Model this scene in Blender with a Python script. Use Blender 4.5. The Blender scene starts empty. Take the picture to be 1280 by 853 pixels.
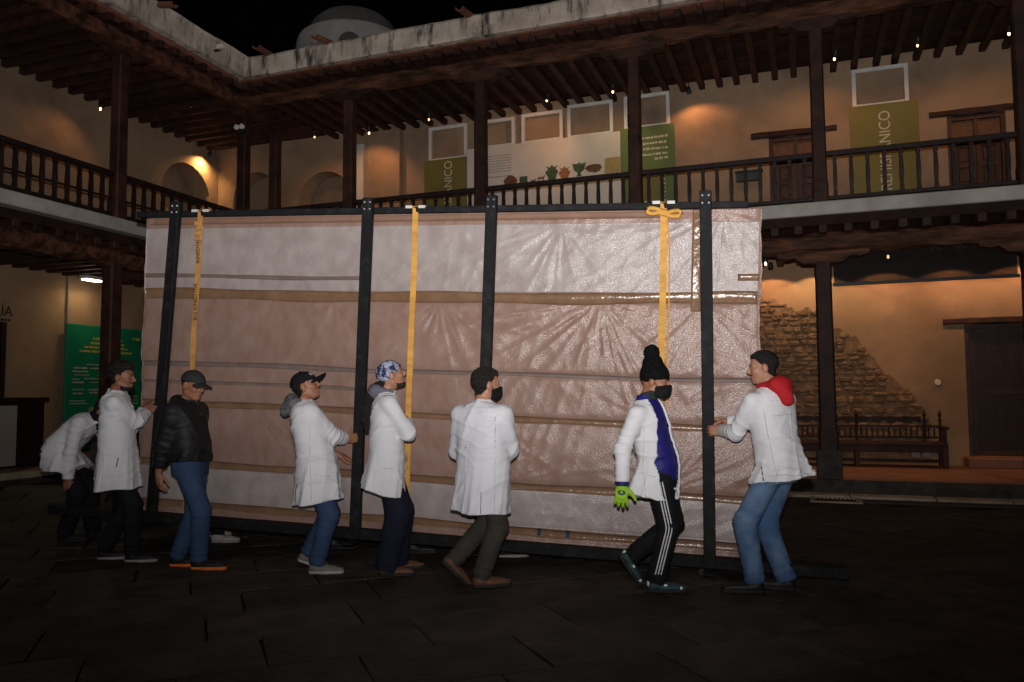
import bpy, bmesh, math, random
import numpy as np
from mathutils import Vector, Matrix

random.seed(7)
scene = bpy.context.scene
COL = scene.collection
R = math.radians

# ------------------------------------------------------------------ camera
YAW, PITCH, ROLL = R(20.1), R(3.9), R(-0.39)
CAM = Vector((0, 0, 1.42))
fw = Vector((-math.sin(YAW) * math.cos(PITCH), math.cos(YAW) * math.cos(PITCH), math.sin(PITCH)))
rt0 = Vector((math.cos(YAW), math.sin(YAW), 0))
up0 = rt0.cross(fw)
rt = rt0 * math.cos(ROLL) + up0 * math.sin(ROLL)
up = rt.cross(fw)
cam_data = bpy.data.cameras.new("camera")
cam = bpy.data.objects.new("camera", cam_data)
COL.objects.link(cam)
cam.matrix_world = Matrix(((rt.x, up.x, -fw.x, CAM.x), (rt.y, up.y, -fw.y, CAM.y), (rt.z, up.z, -fw.z, CAM.z), (0, 0, 0, 1)))
cam_data.sensor_width = 36
cam_data.lens = 28.04
cam_data.clip_start = 0.05
cam_data.clip_end = 2000
scene.camera = cam

# ------------------------------------------------------------------ night sky, weak moonlight / town glow, photographer's flash
SUN_EL, SUN_AZ = R(42), R(-72)
world = bpy.data.worlds.new("World")
scene.world = world
world.use_nodes = True
wn = world.node_tree
sky = wn.nodes.new("ShaderNodeTexSky")
sky.sky_type = 'NISHITA'
sky.sun_disc = False
sky.sun_elevation = SUN_EL
sky.sun_rotation = R(90) - SUN_AZ
wn.links.new(sky.outputs[0], wn.nodes["Background"].inputs[0])
wn.nodes["Background"].inputs[1].default_value = 0.00015
sun_d = bpy.data.lights.new("sun", 'SUN')
sun_d.energy = 0.18
sun_d.angle = R(15)
sun_d.color = (1.0, 0.95, 0.9)
sun = bpy.data.objects.new("sun", sun_d)
COL.objects.link(sun)
sdir = Vector((math.cos(SUN_EL) * math.cos(SUN_AZ), math.cos(SUN_EL) * math.sin(SUN_AZ), math.sin(SUN_EL)))
sun.rotation_euler = sdir.to_track_quat('Z', 'Y').to_euler()

# the flash that lit this night photograph: a real lamp standing in the place, beside the camera
fl_d = bpy.data.lights.new("flash", 'SPOT')
fl_d.energy = 2350
fl_d.shadow_soft_size = 0.03
fl_d.spot_size = R(131)
fl_d.spot_blend = 1.0
fl_d.color = (1.0, 0.95, 0.93)
flash = bpy.data.objects.new("flash", fl_d)
COL.objects.link(flash)
flash.location = (0.02, -0.03, 1.62)
FE, FA = R(41), R(19.5)      # flash head tilted up
flash.rotation_euler = Vector((math.sin(FA) * math.cos(FE), -math.cos(FA) * math.cos(FE), -math.sin(FE))).to_track_quat('Z', 'Y').to_euler()

scene.view_settings.view_transform = 'Standard'
scene.view_settings.look = 'None'
scene.view_settings.exposure = 0
scene.view_settings.gamma = 1
scene.view_settings.use_curve_mapping = False

# ------------------------------------------------------------------ materials
MATS = {}
def pmat(name, c1, c2=None, scale=3.0, rough=0.7, bump=0.0, bscale=30.0, stretch=(1, 1, 1), spec=0.4, detail=5.0,
         contrast=(0.35, 0.65), rnd=0.0, metal=0.0, coat=0.0, voro=False, trans=0.0):
    m = bpy.data.materials.new(name)
    m.use_nodes = True
    nt = m.node_tree
    b = nt.nodes["Principled BSDF"]
    b.inputs["Roughness"].default_value = rough
    b.inputs["Specular IOR Level"].default_value = spec
    b.inputs["Metallic"].default_value = metal
    b.inputs["Coat Weight"].default_value = coat
    if trans:
        b.inputs["Transmission Weight"].default_value = trans
    tc = nt.nodes.new("ShaderNodeTexCoord")
    mp = nt.nodes.new("ShaderNodeMapping")
    mp.inputs["Scale"].default_value = stretch
    nt.links.new(tc.outputs["Object"], mp.inputs["Vector"])
    if rnd:
        oi = nt.nodes.new("ShaderNodeObjectInfo")
        add = nt.nodes.new("ShaderNodeVectorMath"); add.operation = 'ADD'
        ml = nt.nodes.new("ShaderNodeMath"); ml.operation = 'MULTIPLY'; ml.inputs[1].default_value = 37.0
        nt.links.new(oi.outputs["Random"], ml.inputs[0])
        nt.links.new(mp.outputs[0], add.inputs[0]); nt.links.new(ml.outputs[0], add.inputs[1])
        vec = add.outputs[0]
    else:
        vec = mp.outputs[0]
    if c2 is None:
        c2 = tuple(c * 0.8 for c in c1)
    no = nt.nodes.new("ShaderNodeTexNoise")
    no.inputs["Scale"].default_value = scale
    no.inputs["Detail"].default_value = detail
    no.inputs["Roughness"].default_value = 0.6
    nt.links.new(vec, no.inputs["Vector"])
    cr = nt.nodes.new("ShaderNodeValToRGB")
    cr.color_ramp.elements[0].position = contrast[0]
    cr.color_ramp.elements[1].position = contrast[1]
    cr.color_ramp.elements[0].color = (*c2, 1)
    cr.color_ramp.elements[1].color = (*c1, 1)
    nt.links.new(no.outputs["Fac"], cr.inputs["Fac"])
    out = cr.outputs["Color"]
    if rnd:
        hs = nt.nodes.new("ShaderNodeHueSaturation")
        mr = nt.nodes.new("ShaderNodeMapRange")
        mr.inputs["To Min"].default_value = 1 - rnd
        mr.inputs["To Max"].default_value = 1 + rnd
        nt.links.new(oi.outputs["Random"], mr.inputs["Value"])
        nt.links.new(mr.outputs[0], hs.inputs["Value"])
        nt.links.new(out, hs.inputs["Color"])
        out = hs.outputs["Color"]
    nt.links.new(out, b.inputs["Base Color"])
    if bump:
        if voro:
            bt = nt.nodes.new("ShaderNodeTexVoronoi"); bo = bt.outputs["Distance"]
        else:
            bt = nt.nodes.new("ShaderNodeTexNoise"); bo = bt.outputs["Fac"]
            bt.inputs["Detail"].default_value = 4
        bt.inputs["Scale"].default_value = bscale
        nt.links.new(vec, bt.inputs["Vector"])
        bp = nt.nodes.new("ShaderNodeBump")
        bp.inputs["Strength"].default_value = min(1.0, bump)
        bp.inputs["Distance"].default_value = 0.02 * bump
        nt.links.new(bo, bp.inputs["Height"])
        nt.links.new(bp.outputs[0], b.inputs["Normal"])
    MATS[name] = m
    return m

def emat(name, col, strength):
    m = bpy.data.materials.new(name)
    m.use_nodes = True
    b = m.node_tree.nodes["Principled BSDF"]
    b.inputs["Base Color"].default_value = (*col, 1)
    b.inputs["Emission Color"].default_value = (*col, 1)
    b.inputs["Emission Strength"].default_value = strength
    MATS[name] = m
    return m

def wall_mat(name, ca, cb, stain):
    m = pmat(name, ca, cb, 1.3, 0.9, 0.35, 14, spec=0.15, contrast=(0.3, 0.72), detail=8)
    nt = m.node_tree
    b = nt.nodes["Principled BSDF"]
    src = b.inputs["Base Color"].links[0].from_socket
    tc = nt.nodes["Texture Coordinate"]
    n2 = nt.nodes.new("ShaderNodeTexNoise")
    n2.inputs["Scale"].default_value = 0.55; n2.inputs["Detail"].default_value = 9; n2.inputs["Roughness"].default_value = 0.65
    nt.links.new(tc.outputs["Object"], n2.inputs["Vector"])
    r2 = nt.nodes.new("ShaderNodeValToRGB")
    r2.color_ramp.elements[0].position = 0.47; r2.color_ramp.elements[1].position = 0.70
    nt.links.new(n2.outputs["Fac"], r2.inputs["Fac"])
    mx = nt.nodes.new("ShaderNodeMix"); mx.data_type = 'RGBA'
    mul = nt.nodes.new("ShaderNodeMath"); mul.operation = 'MULTIPLY'; mul.inputs[1].default_value = 0.85
    nt.links.new(r2.outputs["Color"], mul.inputs[0])
    nt.links.new(mul.outputs[0], mx.inputs["Factor"])
    nt.links.new(src, mx.inputs["A"])
    mx.inputs["B"].default_value = (*stain, 1)
    nt.links.new(mx.outputs["Result"], b.inputs["Base Color"])
    return m

wall_mat("plaster", (0.42, 0.295, 0.195), (0.31, 0.21, 0.135), (0.15, 0.12, 0.10))
wall_mat("plaster_lower", (0.44, 0.29, 0.175), (0.34, 0.215, 0.125), (0.22, 0.145, 0.09))
pmat("lime", (0.52, 0.49, 0.45), (0.36, 0.33, 0.30), 2.0, 0.9, 0.3, 20, spec=0.1)
pmat("wood", (0.058, 0.022, 0.013), (0.020, 0.009, 0.006), 4.0, 0.65, 0.5, 18, (1, 1, 1), rnd=0.3, spec=0.3)
pmat("rough_wood", (0.15, 0.062, 0.032), (0.025, 0.011, 0.007), 3.0, 0.75, 0.9, 9, (0.5, 2, 2.4), spec=0.25, contrast=(0.36, 0.66))
pmat("dark_wood", (0.030, 0.016, 0.012), (0.015, 0.009, 0.008), 5.0, 0.55, 0.3, 25, rnd=0.25, spec=0.3)
pmat("door_dark", (0.075, 0.036, 0.020), (0.034, 0.016, 0.009), 5.0, 0.5, 0.3, 20, (3, 1, 0.6), rnd=0.15)
pmat("door_wood", (0.080, 0.034, 0.019), (0.042, 0.018, 0.011), 5.0, 0.5, 0.3, 20, (3, 1, 0.6), rnd=0.15)
pmat("board", (0.045, 0.020, 0.014), (0.018, 0.009, 0.007), 3.5, 0.8, 0.4, 20, (1, 1, 1), rnd=0.35, spec=0.2)
pmat("terracotta", (0.24, 0.10, 0.06), (0.14, 0.06, 0.04), 4.0, 0.8, 0.3, 30, rnd=0.2, spec=0.2)
pmat("floor_tile", (0.30, 0.13, 0.075), (0.20, 0.085, 0.05), 3.0, 0.55, 0.2, 30, rnd=0.15)
pmat("kerb_stone", (0.40, 0.33, 0.24), (0.27, 0.22, 0.16), 4.0, 0.85, 0.4, 30, rnd=0.12, spec=0.2)
pmat("paving", (0.060, 0.048, 0.039), (0.022, 0.017, 0.014), 4.0, 0.7, 0.9, 28, rnd=0.30, spec=0.25)
pmat("joint", (0.024, 0.019, 0.015), (0.016, 0.013, 0.010), 8.0, 0.95, 0.5, 60, spec=0.1)
pmat("rubble", (0.30, 0.195, 0.115), (0.15, 0.098, 0.06), 7.0, 0.9, 0.9, 20, rnd=0.22, spec=0.15)
pmat("mortar", (0.30, 0.195, 0.115), (0.16, 0.105, 0.062), 6.0, 0.95, 0.8, 30, spec=0.1)
pmat("step_stone", (0.07, 0.06, 0.055), (0.035, 0.03, 0.028), 5.0, 0.85, 0.5, 30, spec=0.2)
pmat("iron", (0.02, 0.02, 0.022), (0.012, 0.012, 0.013), 9, 0.5, 0.2, 40)
pmat("grey_metal", (0.30, 0.30, 0.30), (0.22, 0.22, 0.22), 9, 0.45, 0.1, 40)
pmat("white_paint", (0.74, 0.73, 0.70), (0.62, 0.61, 0.58), 4, 0.6, 0.05, 40)
pmat("panel_white", (0.66, 0.63, 0.58), (0.58, 0.55, 0.50), 1.5, 0.6)
pmat("panel_olive", (0.19, 0.17, 0.045), (0.15, 0.135, 0.035), 1.2, 0.6)
pmat("panel_green", (0.14, 0.20, 0.07), (0.11, 0.16, 0.055), 1.2, 0.6)
pmat("poster_green", (0.012, 0.26, 0.115), (0.008, 0.17, 0.095), 0.9, 0.45)
pmat("print_cream", (0.60, 0.58, 0.44), (0.52, 0.50, 0.38), 9, 0.6)
pmat("print_yellow", (0.62, 0.55, 0.10), (0.50, 0.44, 0.08), 9, 0.6)
pmat("print_grey", (0.33, 0.32, 0.28), None, 9, 0.6)
pmat("print_white", (0.75, 0.74, 0.70), None, 9, 0.6)
pmat("art_brown", (0.20, 0.09, 0.045), (0.10, 0.045, 0.025), 24, 0.6)
pmat("art_green", (0.07, 0.13, 0.06), (0.045, 0.07, 0.035), 24, 0.6)
pmat("art_rust", (0.36, 0.17, 0.08), (0.24, 0.10, 0.05), 24, 0.6)
pmat("art_ochre", (0.42, 0.32, 0.13), (0.32, 0.23, 0.09), 14, 0.6)
pmat("teal_paint", (0.05, 0.075, 0.075), (0.035, 0.05, 0.05), 6, 0.5)
pmat("black_letter", (0.012, 0.012, 0.012), None, 9, 0.6)
pmat("desk_white", (0.42, 0.38, 0.34), (0.36, 0.32, 0.28), 3, 0.5)
pmat("dome_lime", (0.80, 0.78, 0.76), (0.60, 0.58, 0.56), 1.6, 0.9)
pmat("dome_dark", (0.22, 0.21, 0.21), (0.15, 0.145, 0.145), 0.8, 0.9)
# parapet: lime wash with black mould runs
m = pmat("parapet", (0.68, 0.595, 0.50), (0.40, 0.335, 0.275), 2.2, 0.9, 0.4, 16, spec=0.1)
nt = m.node_tree; b = nt.nodes["Principled BSDF"]; src = b.inputs["Base Color"].links[0].from_socket
mp2 = nt.nodes.new("ShaderNodeMapping"); mp2.inputs["Scale"].default_value = (5.5, 5.5, 1.1)
nt.links.new(nt.nodes["Texture Coordinate"].outputs["Object"], mp2.inputs["Vector"])
n2 = nt.nodes.new("ShaderNodeTexNoise"); n2.inputs["Scale"].default_value = 1.0; n2.inputs["Detail"].default_value = 7
n2.inputs["Roughness"].default_value = 0.7
nt.links.new(mp2.outputs[0], n2.inputs["Vector"])
r2 = nt.nodes.new("ShaderNodeValToRGB"); r2.color_ramp.elements[0].position = 0.50; r2.color_ramp.elements[1].position = 0.65
nt.links.new(n2.outputs["Fac"], r2.inputs["Fac"])
mx = nt.nodes.new("ShaderNodeMix"); mx.data_type = 'RGBA'
nt.links.new(r2.outputs["Color"], mx.inputs["Factor"]); nt.links.new(src, mx.inputs["A"])
mx.inputs["B"].default_value = (0.06, 0.057, 0.055, 1)
nt.links.new(mx.outputs["Result"], b.inputs["Base Color"])

# crate materials
def wrap_mat(name, c1, c2, milky, rough):
    m = pmat(name, c1, c2, 2.2, rough, 0.0, spec=0.48, detail=6, contrast=(0.25, 0.75))
    nt = m.node_tree; b = nt.nodes["Principled BSDF"]
    tc = nt.nodes["Texture Coordinate"]
    src = b.inputs["Base Color"].links[0].from_socket
    mp = nt.nodes.new("ShaderNodeMapping"); mp.inputs["Scale"].default_value = (85, 85, 125)
    nt.links.new(tc.outputs["Object"], mp.inputs["Vector"])
    vo = nt.nodes.new("ShaderNodeTexVoronoi"); vo.inputs["Scale"].default_value = 1.0
    nt.links.new(mp.outputs[0], vo.inputs["Vector"])
    n3 = nt.nodes.new("ShaderNodeTexNoise"); n3.inputs["Scale"].default_value = 9; n3.inputs["Detail"].default_value = 6
    mp3 = nt.nodes.new("ShaderNodeMapping"); mp3.inputs["Scale"].default_value = (1, 1, 0.7); mp3.inputs["Rotation"].default_value = (0, R(35), 0)
    nt.links.new(tc.outputs["Object"], mp3.inputs["Vector"]); nt.links.new(mp3.outputs[0], n3.inputs["Vector"])
    # trapped-air milkiness of the film
    mr = nt.nodes.new("ShaderNodeMapRange"); mr.inputs["From Min"].default_value = 0.35; mr.inputs["From Max"].default_value = 0.75
    mr.inputs["To Min"].default_value = milky * 0.4; mr.inputs["To Max"].default_value = min(1, milky * 1.6)
    nt.links.new(n3.outputs["Fac"], mr.inputs["Value"])
    mx = nt.nodes.new("ShaderNodeMix"); mx.data_type = 'RGBA'
    nt.links.new(mr.outputs[0], mx.inputs["Factor"]); nt.links.new(src, mx.inputs["A"])
    mx.inputs["B"].default_value = (0.62, 0.565, 0.55, 1)
    nt.links.new(mx.outputs["Result"], b.inputs["Base Color"])
    b1 = nt.nodes.new("ShaderNodeBump"); b1.inputs["Strength"].default_value = 0.55; b1.inputs["Distance"].default_value = 0.0030
    b1.invert = True
    nt.links.new(vo.outputs["Distance"], b1.inputs["Height"])
    b2 = nt.nodes.new("ShaderNodeBump"); b2.inputs["Strength"].default_value = 0.15; b2.inputs["Distance"].default_value = 0.006
    nt.links.new(n3.outputs["Fac"], b2.inputs["Height"]); nt.links.new(b1.outputs[0], b2.inputs["Normal"])
    nt.links.new(b2.outputs[0], b.inputs["Normal"])
    return m
wrap_mat("bubble_wrap", (0.30, 0.172, 0.126), (0.235, 0.132, 0.095), 0.125, 0.31)
wrap_mat("bubble_wrap_double", (0.34, 0.285, 0.27), (0.29, 0.235, 0.22), 0.26, 0.30)
pmat("wrap_seam", (0.22, 0.16, 0.14), (0.17, 0.125, 0.11), 5, 0.5)
pmat("cardboard", (0.28, 0.16, 0.11), (0.22, 0.125, 0.085), 3, 0.7)
pmat("packing_tape", (0.25, 0.145, 0.085), (0.19, 0.11, 0.065), 6, 0.22, 0.5, 22, spec=0.5)
pmat("crate_steel", (0.030, 0.029, 0.031), (0.010, 0.010, 0.012), 11, 0.7, 0.3, 40, spec=0.2, contrast=(0.5, 0.8))
pmat("bolt", (0.45, 0.45, 0.46), None, 9, 0.3, metal=0.8)
pmat("strap_yellow", (0.80, 0.43, 0.09), (0.62, 0.32, 0.06), 7, 0.7, 0.5, 60, (1, 1, 3))
pmat("strap_orange", (0.64, 0.33, 0.10), (0.50, 0.24, 0.07), 12, 0.6, 0.25, 200)
pmat("wheel", (0.02, 0.02, 0.02), None, 9, 0.7)

# clothes and skin
for i, c in enumerate([(0.74, 0.75, 0.79), (0.71, 0.72, 0.765), (0.70, 0.705, 0.74), (0.78, 0.785, 0.815)]):
    pmat("coat_cloth%d" % i, c, tuple(x * 0.90 for x in c), 5, 0.9, 0.55, 11, (1, 1, 0.5), spec=0.1)
for n, c, c2 in [("skin", (0.36, 0.165, 0.095), (0.30, 0.13, 0.072)), ("skin_dark", (0.29, 0.125, 0.07), (0.24, 0.10, 0.055)), ("skin_light", (0.44, 0.22, 0.14), (0.37, 0.175, 0.105))]:
    m = pmat(n, c, c2, 14, 0.5, 0.15, 90, spec=0.4)
    m.node_tree.nodes["Principled BSDF"].inputs["Subsurface Weight"].default_value = 0.08
    m.node_tree.nodes["Principled BSDF"].inputs["Subsurface Radius"].default_value = (0.01, 0.004, 0.002)
pmat("hair_black", (0.014, 0.011, 0.010), (0.006, 0.005, 0.005), 60, 0.5, 0.9, 120, spec=0.4)
pmat("beard_brown", (0.055, 0.032, 0.024), (0.030, 0.018, 0.014), 60, 0.7, 0.9, 120, spec=0.3)
pmat("black_cloth", (0.011, 0.011, 0.013), (0.007, 0.007, 0.008), 9, 0.85, 0.4, 50, spec=0.2)
pmat("seam_cloth", (0.66, 0.67, 0.70), None, 12, 0.9)
pmat("puffer", (0.012, 0.011, 0.013), (0.008, 0.008, 0.009), 7, 0.6, 0.5, 22, spec=0.3)
pmat("cap_grey", (0.035, 0.040, 0.040), (0.028, 0.031, 0.031), 9, 0.9, 0.3, 150, spec=0.15)
pmat("cap_black", (0.012, 0.013, 0.016), (0.009, 0.01, 0.012), 9, 0.9, 0.3, 150, spec=0.15)
pmat("knit_black", (0.010, 0.010, 0.011), (0.005, 0.005, 0.006), 40, 0.95, 0.9, 90, spec=0.1)
pmat("jeans", (0.045, 0.080, 0.160), (0.026, 0.048, 0.105), 5, 0.85, 0.4, 80, spec=0.15, contrast=(0.3, 0.7))
pmat("jeans_faded", (0.19, 0.28, 0.42), (0.055, 0.11, 0.22), 3.2, 0.85, 0.4, 80, spec=0.15, contrast=(0.42, 0.72))
pmat("jeans_dark", (0.020, 0.030, 0.060), (0.013, 0.02, 0.042), 5, 0.85, 0.4, 80, spec=0.15)
pmat("navy_cloth", (0.014, 0.017, 0.030), (0.010, 0.012, 0.022), 5, 0.9, 0.3, 60, spec=0.15)
pmat("olive_cloth", (0.055, 0.050, 0.042), (0.040, 0.036, 0.031), 6, 0.9, 0.3, 60, spec=0.15)
pmat("blue_jacket", (0.020, 0.018, 0.19), (0.012, 0.011, 0.12), 6, 0.6, 0.4, 40, spec=0.3)
pmat("grey_hood", (0.16, 0.16, 0.175), (0.07, 0.07, 0.078), 16, 0.95, 0.5, 60, spec=0.1, contrast=(0.4, 0.6))
pmat("mauve_hood", (0.17, 0.165, 0.20), (0.13, 0.125, 0.155), 6, 0.95, 0.4, 60, spec=0.1)
pmat("red_hood", (0.46, 0.022, 0.028), (0.36, 0.015, 0.02), 6, 0.9, 0.4, 60, spec=0.15)
pmat("bandana", (0.42, 0.45, 0.56), (0.030, 0.032, 0.10), 22, 0.85, 0.3, 60, spec=0.15, contrast=(0.47, 0.56))
pmat("glove_lime", (0.33, 0.62, 0.03), (0.26, 0.50, 0.02), 20, 0.7, 0.4, 80)
pmat("glove_grey", (0.07, 0.08, 0.085), None, 20, 0.8)
pmat("shoe_brown", (0.14, 0.060, 0.035), (0.09, 0.04, 0.024), 9, 0.6, 0.3, 40)
pmat("shoe_black", (0.014, 0.013, 0.013), (0.009, 0.009, 0.009), 9, 0.55, 0.3, 40)
pmat("shoe_grey", (0.20, 0.19, 0.18), (0.13, 0.125, 0.12), 12, 0.8, 0.3, 40)
pmat("shoe_white", (0.42, 0.40, 0.38), (0.34, 0.32, 0.30), 12, 0.8, 0.3, 40)
pmat("shoe_teal", (0.03, 0.075, 0.085), (0.015, 0.03, 0.035), 12, 0.6, 0.3, 40)
pmat("sole_orange", (0.75, 0.19, 0.04), (0.62, 0.15, 0.03), 12, 0.7)
pmat("sole_grey", (0.32, 0.30, 0.28), (0.24, 0.22, 0.21), 12, 0.8)
pmat("sole_dark", (0.02, 0.018, 0.017), None, 12, 0.8)
pmat("reflector", (0.90, 0.90, 0.90), (0.85, 0.85, 0.85), 12, 0.25, metal=0.0, spec=1.0)
pmat("stripe_white", (0.70, 0.70, 0.70), None, 12, 0.8)
pmat("eye_white", (0.20, 0.17, 0.15), None, 12, 0.3)
pmat("iris", (0.015, 0.010, 0.008), None, 12, 0.2)
emat("bulb_warm", (1.0, 0.60, 0.26), 9)
emat("bulb_dim", (1.0, 0.66, 0.34), 2.2)
emat("bulb_soft", (1.0, 0.80, 0.52), 9)
# dark mesh of the roller blind: a see-through screen
m = bpy.data.materials.new("blind_mesh"); m.use_nodes = True; nt = m.node_tree
b = nt.nodes["Principled BSDF"]; b.inputs["Base Color"].default_value = (0.012, 0.011, 0.011, 1); b.inputs["Roughness"].default_value = 0.9
tr = nt.nodes.new("ShaderNodeBsdfTransparent"); ms = nt.nodes.new("ShaderNodeMixShader"); ms.inputs[0].default_value = 0.38
nt.links.new(b.outputs[0], ms.inputs[1]); nt.links.new(tr.outputs[0], ms.inputs[2])
nt.links.new(ms.outputs[0], nt.nodes["Material Output"].inputs["Surface"]); MATS["blind_mesh"] = m

# ------------------------------------------------------------------ helpers
WM = {}
def world_of(o):
    return WM.get(o.name, Matrix.Identity(4))

def tag(o, label=None, cat=None, group=None, kind=None):
    if label: o["label"] = label
    if cat: o["category"] = cat
    if group: o["group"] = group
    if kind: o["kind"] = kind
    return o

def thing(name, label, cat, loc=(0, 0, 0), rotz=0.0, group=None):
    o = bpy.data.objects.new(name, None)
    o.empty_display_size = 0.2
    COL.objects.link(o)
    o.location = loc
    o.rotation_euler = (0, 0, rotz)
    WM[o.name] = Matrix.Translation(loc) @ Matrix.Rotation(rotz, 4, 'Z')
    return tag(o, label, cat, group)

def obj(name, me, mat, parent=None, loc=None, rot=None, local=False, smooth=False):
    """one mesh object; coordinates are world ones unless local (then the parent's frame)"""
    o = bpy.data.objects.new(name, me)
    COL.objects.link(o)
    if mat is not None and len(me.materials) == 0:
        me.materials.append(MATS[mat] if isinstance(mat, str) else mat)
    if smooth:
        me.polygons.foreach_set("use_smooth", [True] * len(me.polygons))
    M = Matrix.Identity(4)
    if loc is not None: o.location = loc; M = Matrix.Translation(loc)
    if rot is not None: o.rotation_euler = rot; M = M @ Matrix.LocRotScale(None, o.rotation_euler, None)
    if parent is not None:
        o.parent = parent
        if local:
            WM[o.name] = world_of(parent) @ M
        else:
            o.matrix_parent_inverse = world_of(parent).inverted()
            WM[o.name] = M
    else:
        WM[o.name] = M
    return o

def mesh(name, v, f):
    me = bpy.data.meshes.new(name)
    me.from_pydata([tuple(map(float, p)) for p in v], [], [tuple(map(int, q)) for q in f])
    me.update()
    return me

BOXF = [(0, 3, 2, 1), (4, 5, 6, 7), (0, 1, 5, 4), (1, 2, 6, 5), (2, 3, 7, 6), (3, 0, 4, 7)]
def boxv(lo, hi):
    x0, y0, z0 = lo; x1, y1, z1 = hi
    return [(x0, y0, z0), (x1, y0, z0), (x1, y1, z0), (x0, y1, z0), (x0, y0, z1), (x1, y0, z1), (x1, y1, z1), (x0, y1, z1)]

def boxes_mesh(name, bl, bevel=0.0):
    v, f = [], []
    for lo, hi in bl:
        n = len(v); v += boxv(lo, hi); f += [tuple(i + n for i in q) for q in BOXF]
    me = mesh(name, v, f)
    if bevel:
        bm = bmesh.new(); bm.from_mesh(me)
        bmesh.ops.bevel(bm, geom=bm.edges[:], offset=bevel, segments=1, affect='EDGES')
        bm.to_mesh(me); bm.free()
    return me

def box(name, lo, hi, mat, parent=None, bevel=0.0):
    return obj(name, boxes_mesh(name, [(lo, hi)], bevel), mat, parent)

def hewn(name, lo, hi, mat, parent, axis, amp=0.02, step=0.12, seed=0, bev=0.03):
    """a rough hewn timber: a long bar whose section wanders"""
    rr = random.Random(seed)
    n = max(2, int((hi[axis] - lo[axis]) / step))
    oth = [a for a in range(3) if a != axis]
    c = [(lo[a] + hi[a]) / 2 for a in oth]; h = [(hi[a] - lo[a]) / 2 for a in oth]
    sec = [(-1, -.6), (-.6, -1), (.6, -1), (1, -.6), (1, .6), (.6, 1), (-.6, 1), (-1, .6)]
    ph = [[rr.uniform(0, 6.28) for _ in range(3)] for _ in sec]
    v, f = [], []
    for i in range(n + 1):
        t = lo[axis] + (hi[axis] - lo[axis]) * i / n
        for k, (a, b2) in enumerate(sec):
            w = amp * (math.sin(t * 1.7 + ph[k][0] * .5) + .6 * math.sin(t * 4.3 + ph[k][1]) + .5 * math.sin(t * 11 + ph[k][2]) + rr.uniform(-.4, .4))
            s1 = h[0] - (1 - abs(a)) * 0 ; p = [0, 0, 0]
            p[axis] = t
            p[oth[0]] = c[0] + a * h[0] + w * a
            p[oth[1]] = c[1] + b2 * h[1] + w * b2
            v.append(p)
    m8 = len(sec)
    for i in range(n):
        for k in range(m8):
            a, b2 = i * m8 + k, i * m8 + (k + 1) % m8
            f.append((a, b2, b2 + m8, a + m8))
    f.append(tuple(range(m8 - 1, -1, -1))); f.append(tuple(n * m8 + k for k in range(m8)))
    me = mesh(name, v, f)
    bm = bmesh.new(); bm.from_mesh(me); bmesh.ops.recalc_face_normals(bm, faces=bm.faces[:]); bm.to_mesh(me); bm.free()
    return obj(name, me, mat, parent, smooth=False)

def lathe(name, prof, seg=16, close=True):
    v, f = [], []
    for r, z in prof:
        for k in range(seg):
            a = 2 * math.pi * k / seg
            v.append((r * math.cos(a), r * math.sin(a), z))
    for i in range(len(prof) - 1):
        for k in range(seg):
            a, b2 = i * seg + k, i * seg + (k + 1) % seg
            f.append((a, b2, b2 + seg, a + seg))
    if close:
        f.append(tuple(range(seg - 1, -1, -1))); f.append(tuple((len(prof) - 1) * seg + k for k in range(seg)))
    return mesh(name, v, f)

def tube_mesh(name, pts, r, seg=8):
    pts = [Vector(p) for p in pts]; v, f = [], []
    for i, p in enumerate(pts):
        d = (pts[min(i + 1, len(pts) - 1)] - pts[max(i - 1, 0)]).normalized()
        a = d.cross(Vector((0, 0, 1)))
        if a.length < 1e-3: a = d.cross(Vector((1, 0, 0)))
        a.normalize(); b2 = d.cross(a)
        rr_ = r[i] if isinstance(r, (list, tuple)) else r
        for k in range(seg):
            t = 2 * math.pi * k / seg
            v.append(p + a * math.cos(t) * rr_ + b2 * math.sin(t) * rr_)
    for i in range(len(pts) - 1):
        for k in range(seg):
            a, b2 = i * seg + k, i * seg + (k + 1) % seg
            f.append((a, b2, b2 + seg, a + seg))
    f.append(tuple(range(seg - 1, -1, -1))); f.append(tuple((len(pts) - 1) * seg + k for k in range(seg)))
    return mesh(name, v, f)

def text_mesh(s, size, ext=0.002, align='LEFT'):
    cu = bpy.data.curves.new("lettering", 'FONT')
    cu.body = s; cu.size = size; cu.extrude = ext; cu.align_x = align
    t = bpy.data.objects.new("tmp_text", cu); COL.objects.link(t)
    bpy.context.view_layer.update()
    me = bpy.data.meshes.new_from_object(t.evaluated_get(bpy.context.evaluated_depsgraph_get()))
    bpy.data.objects.remove(t)
    return me

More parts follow.
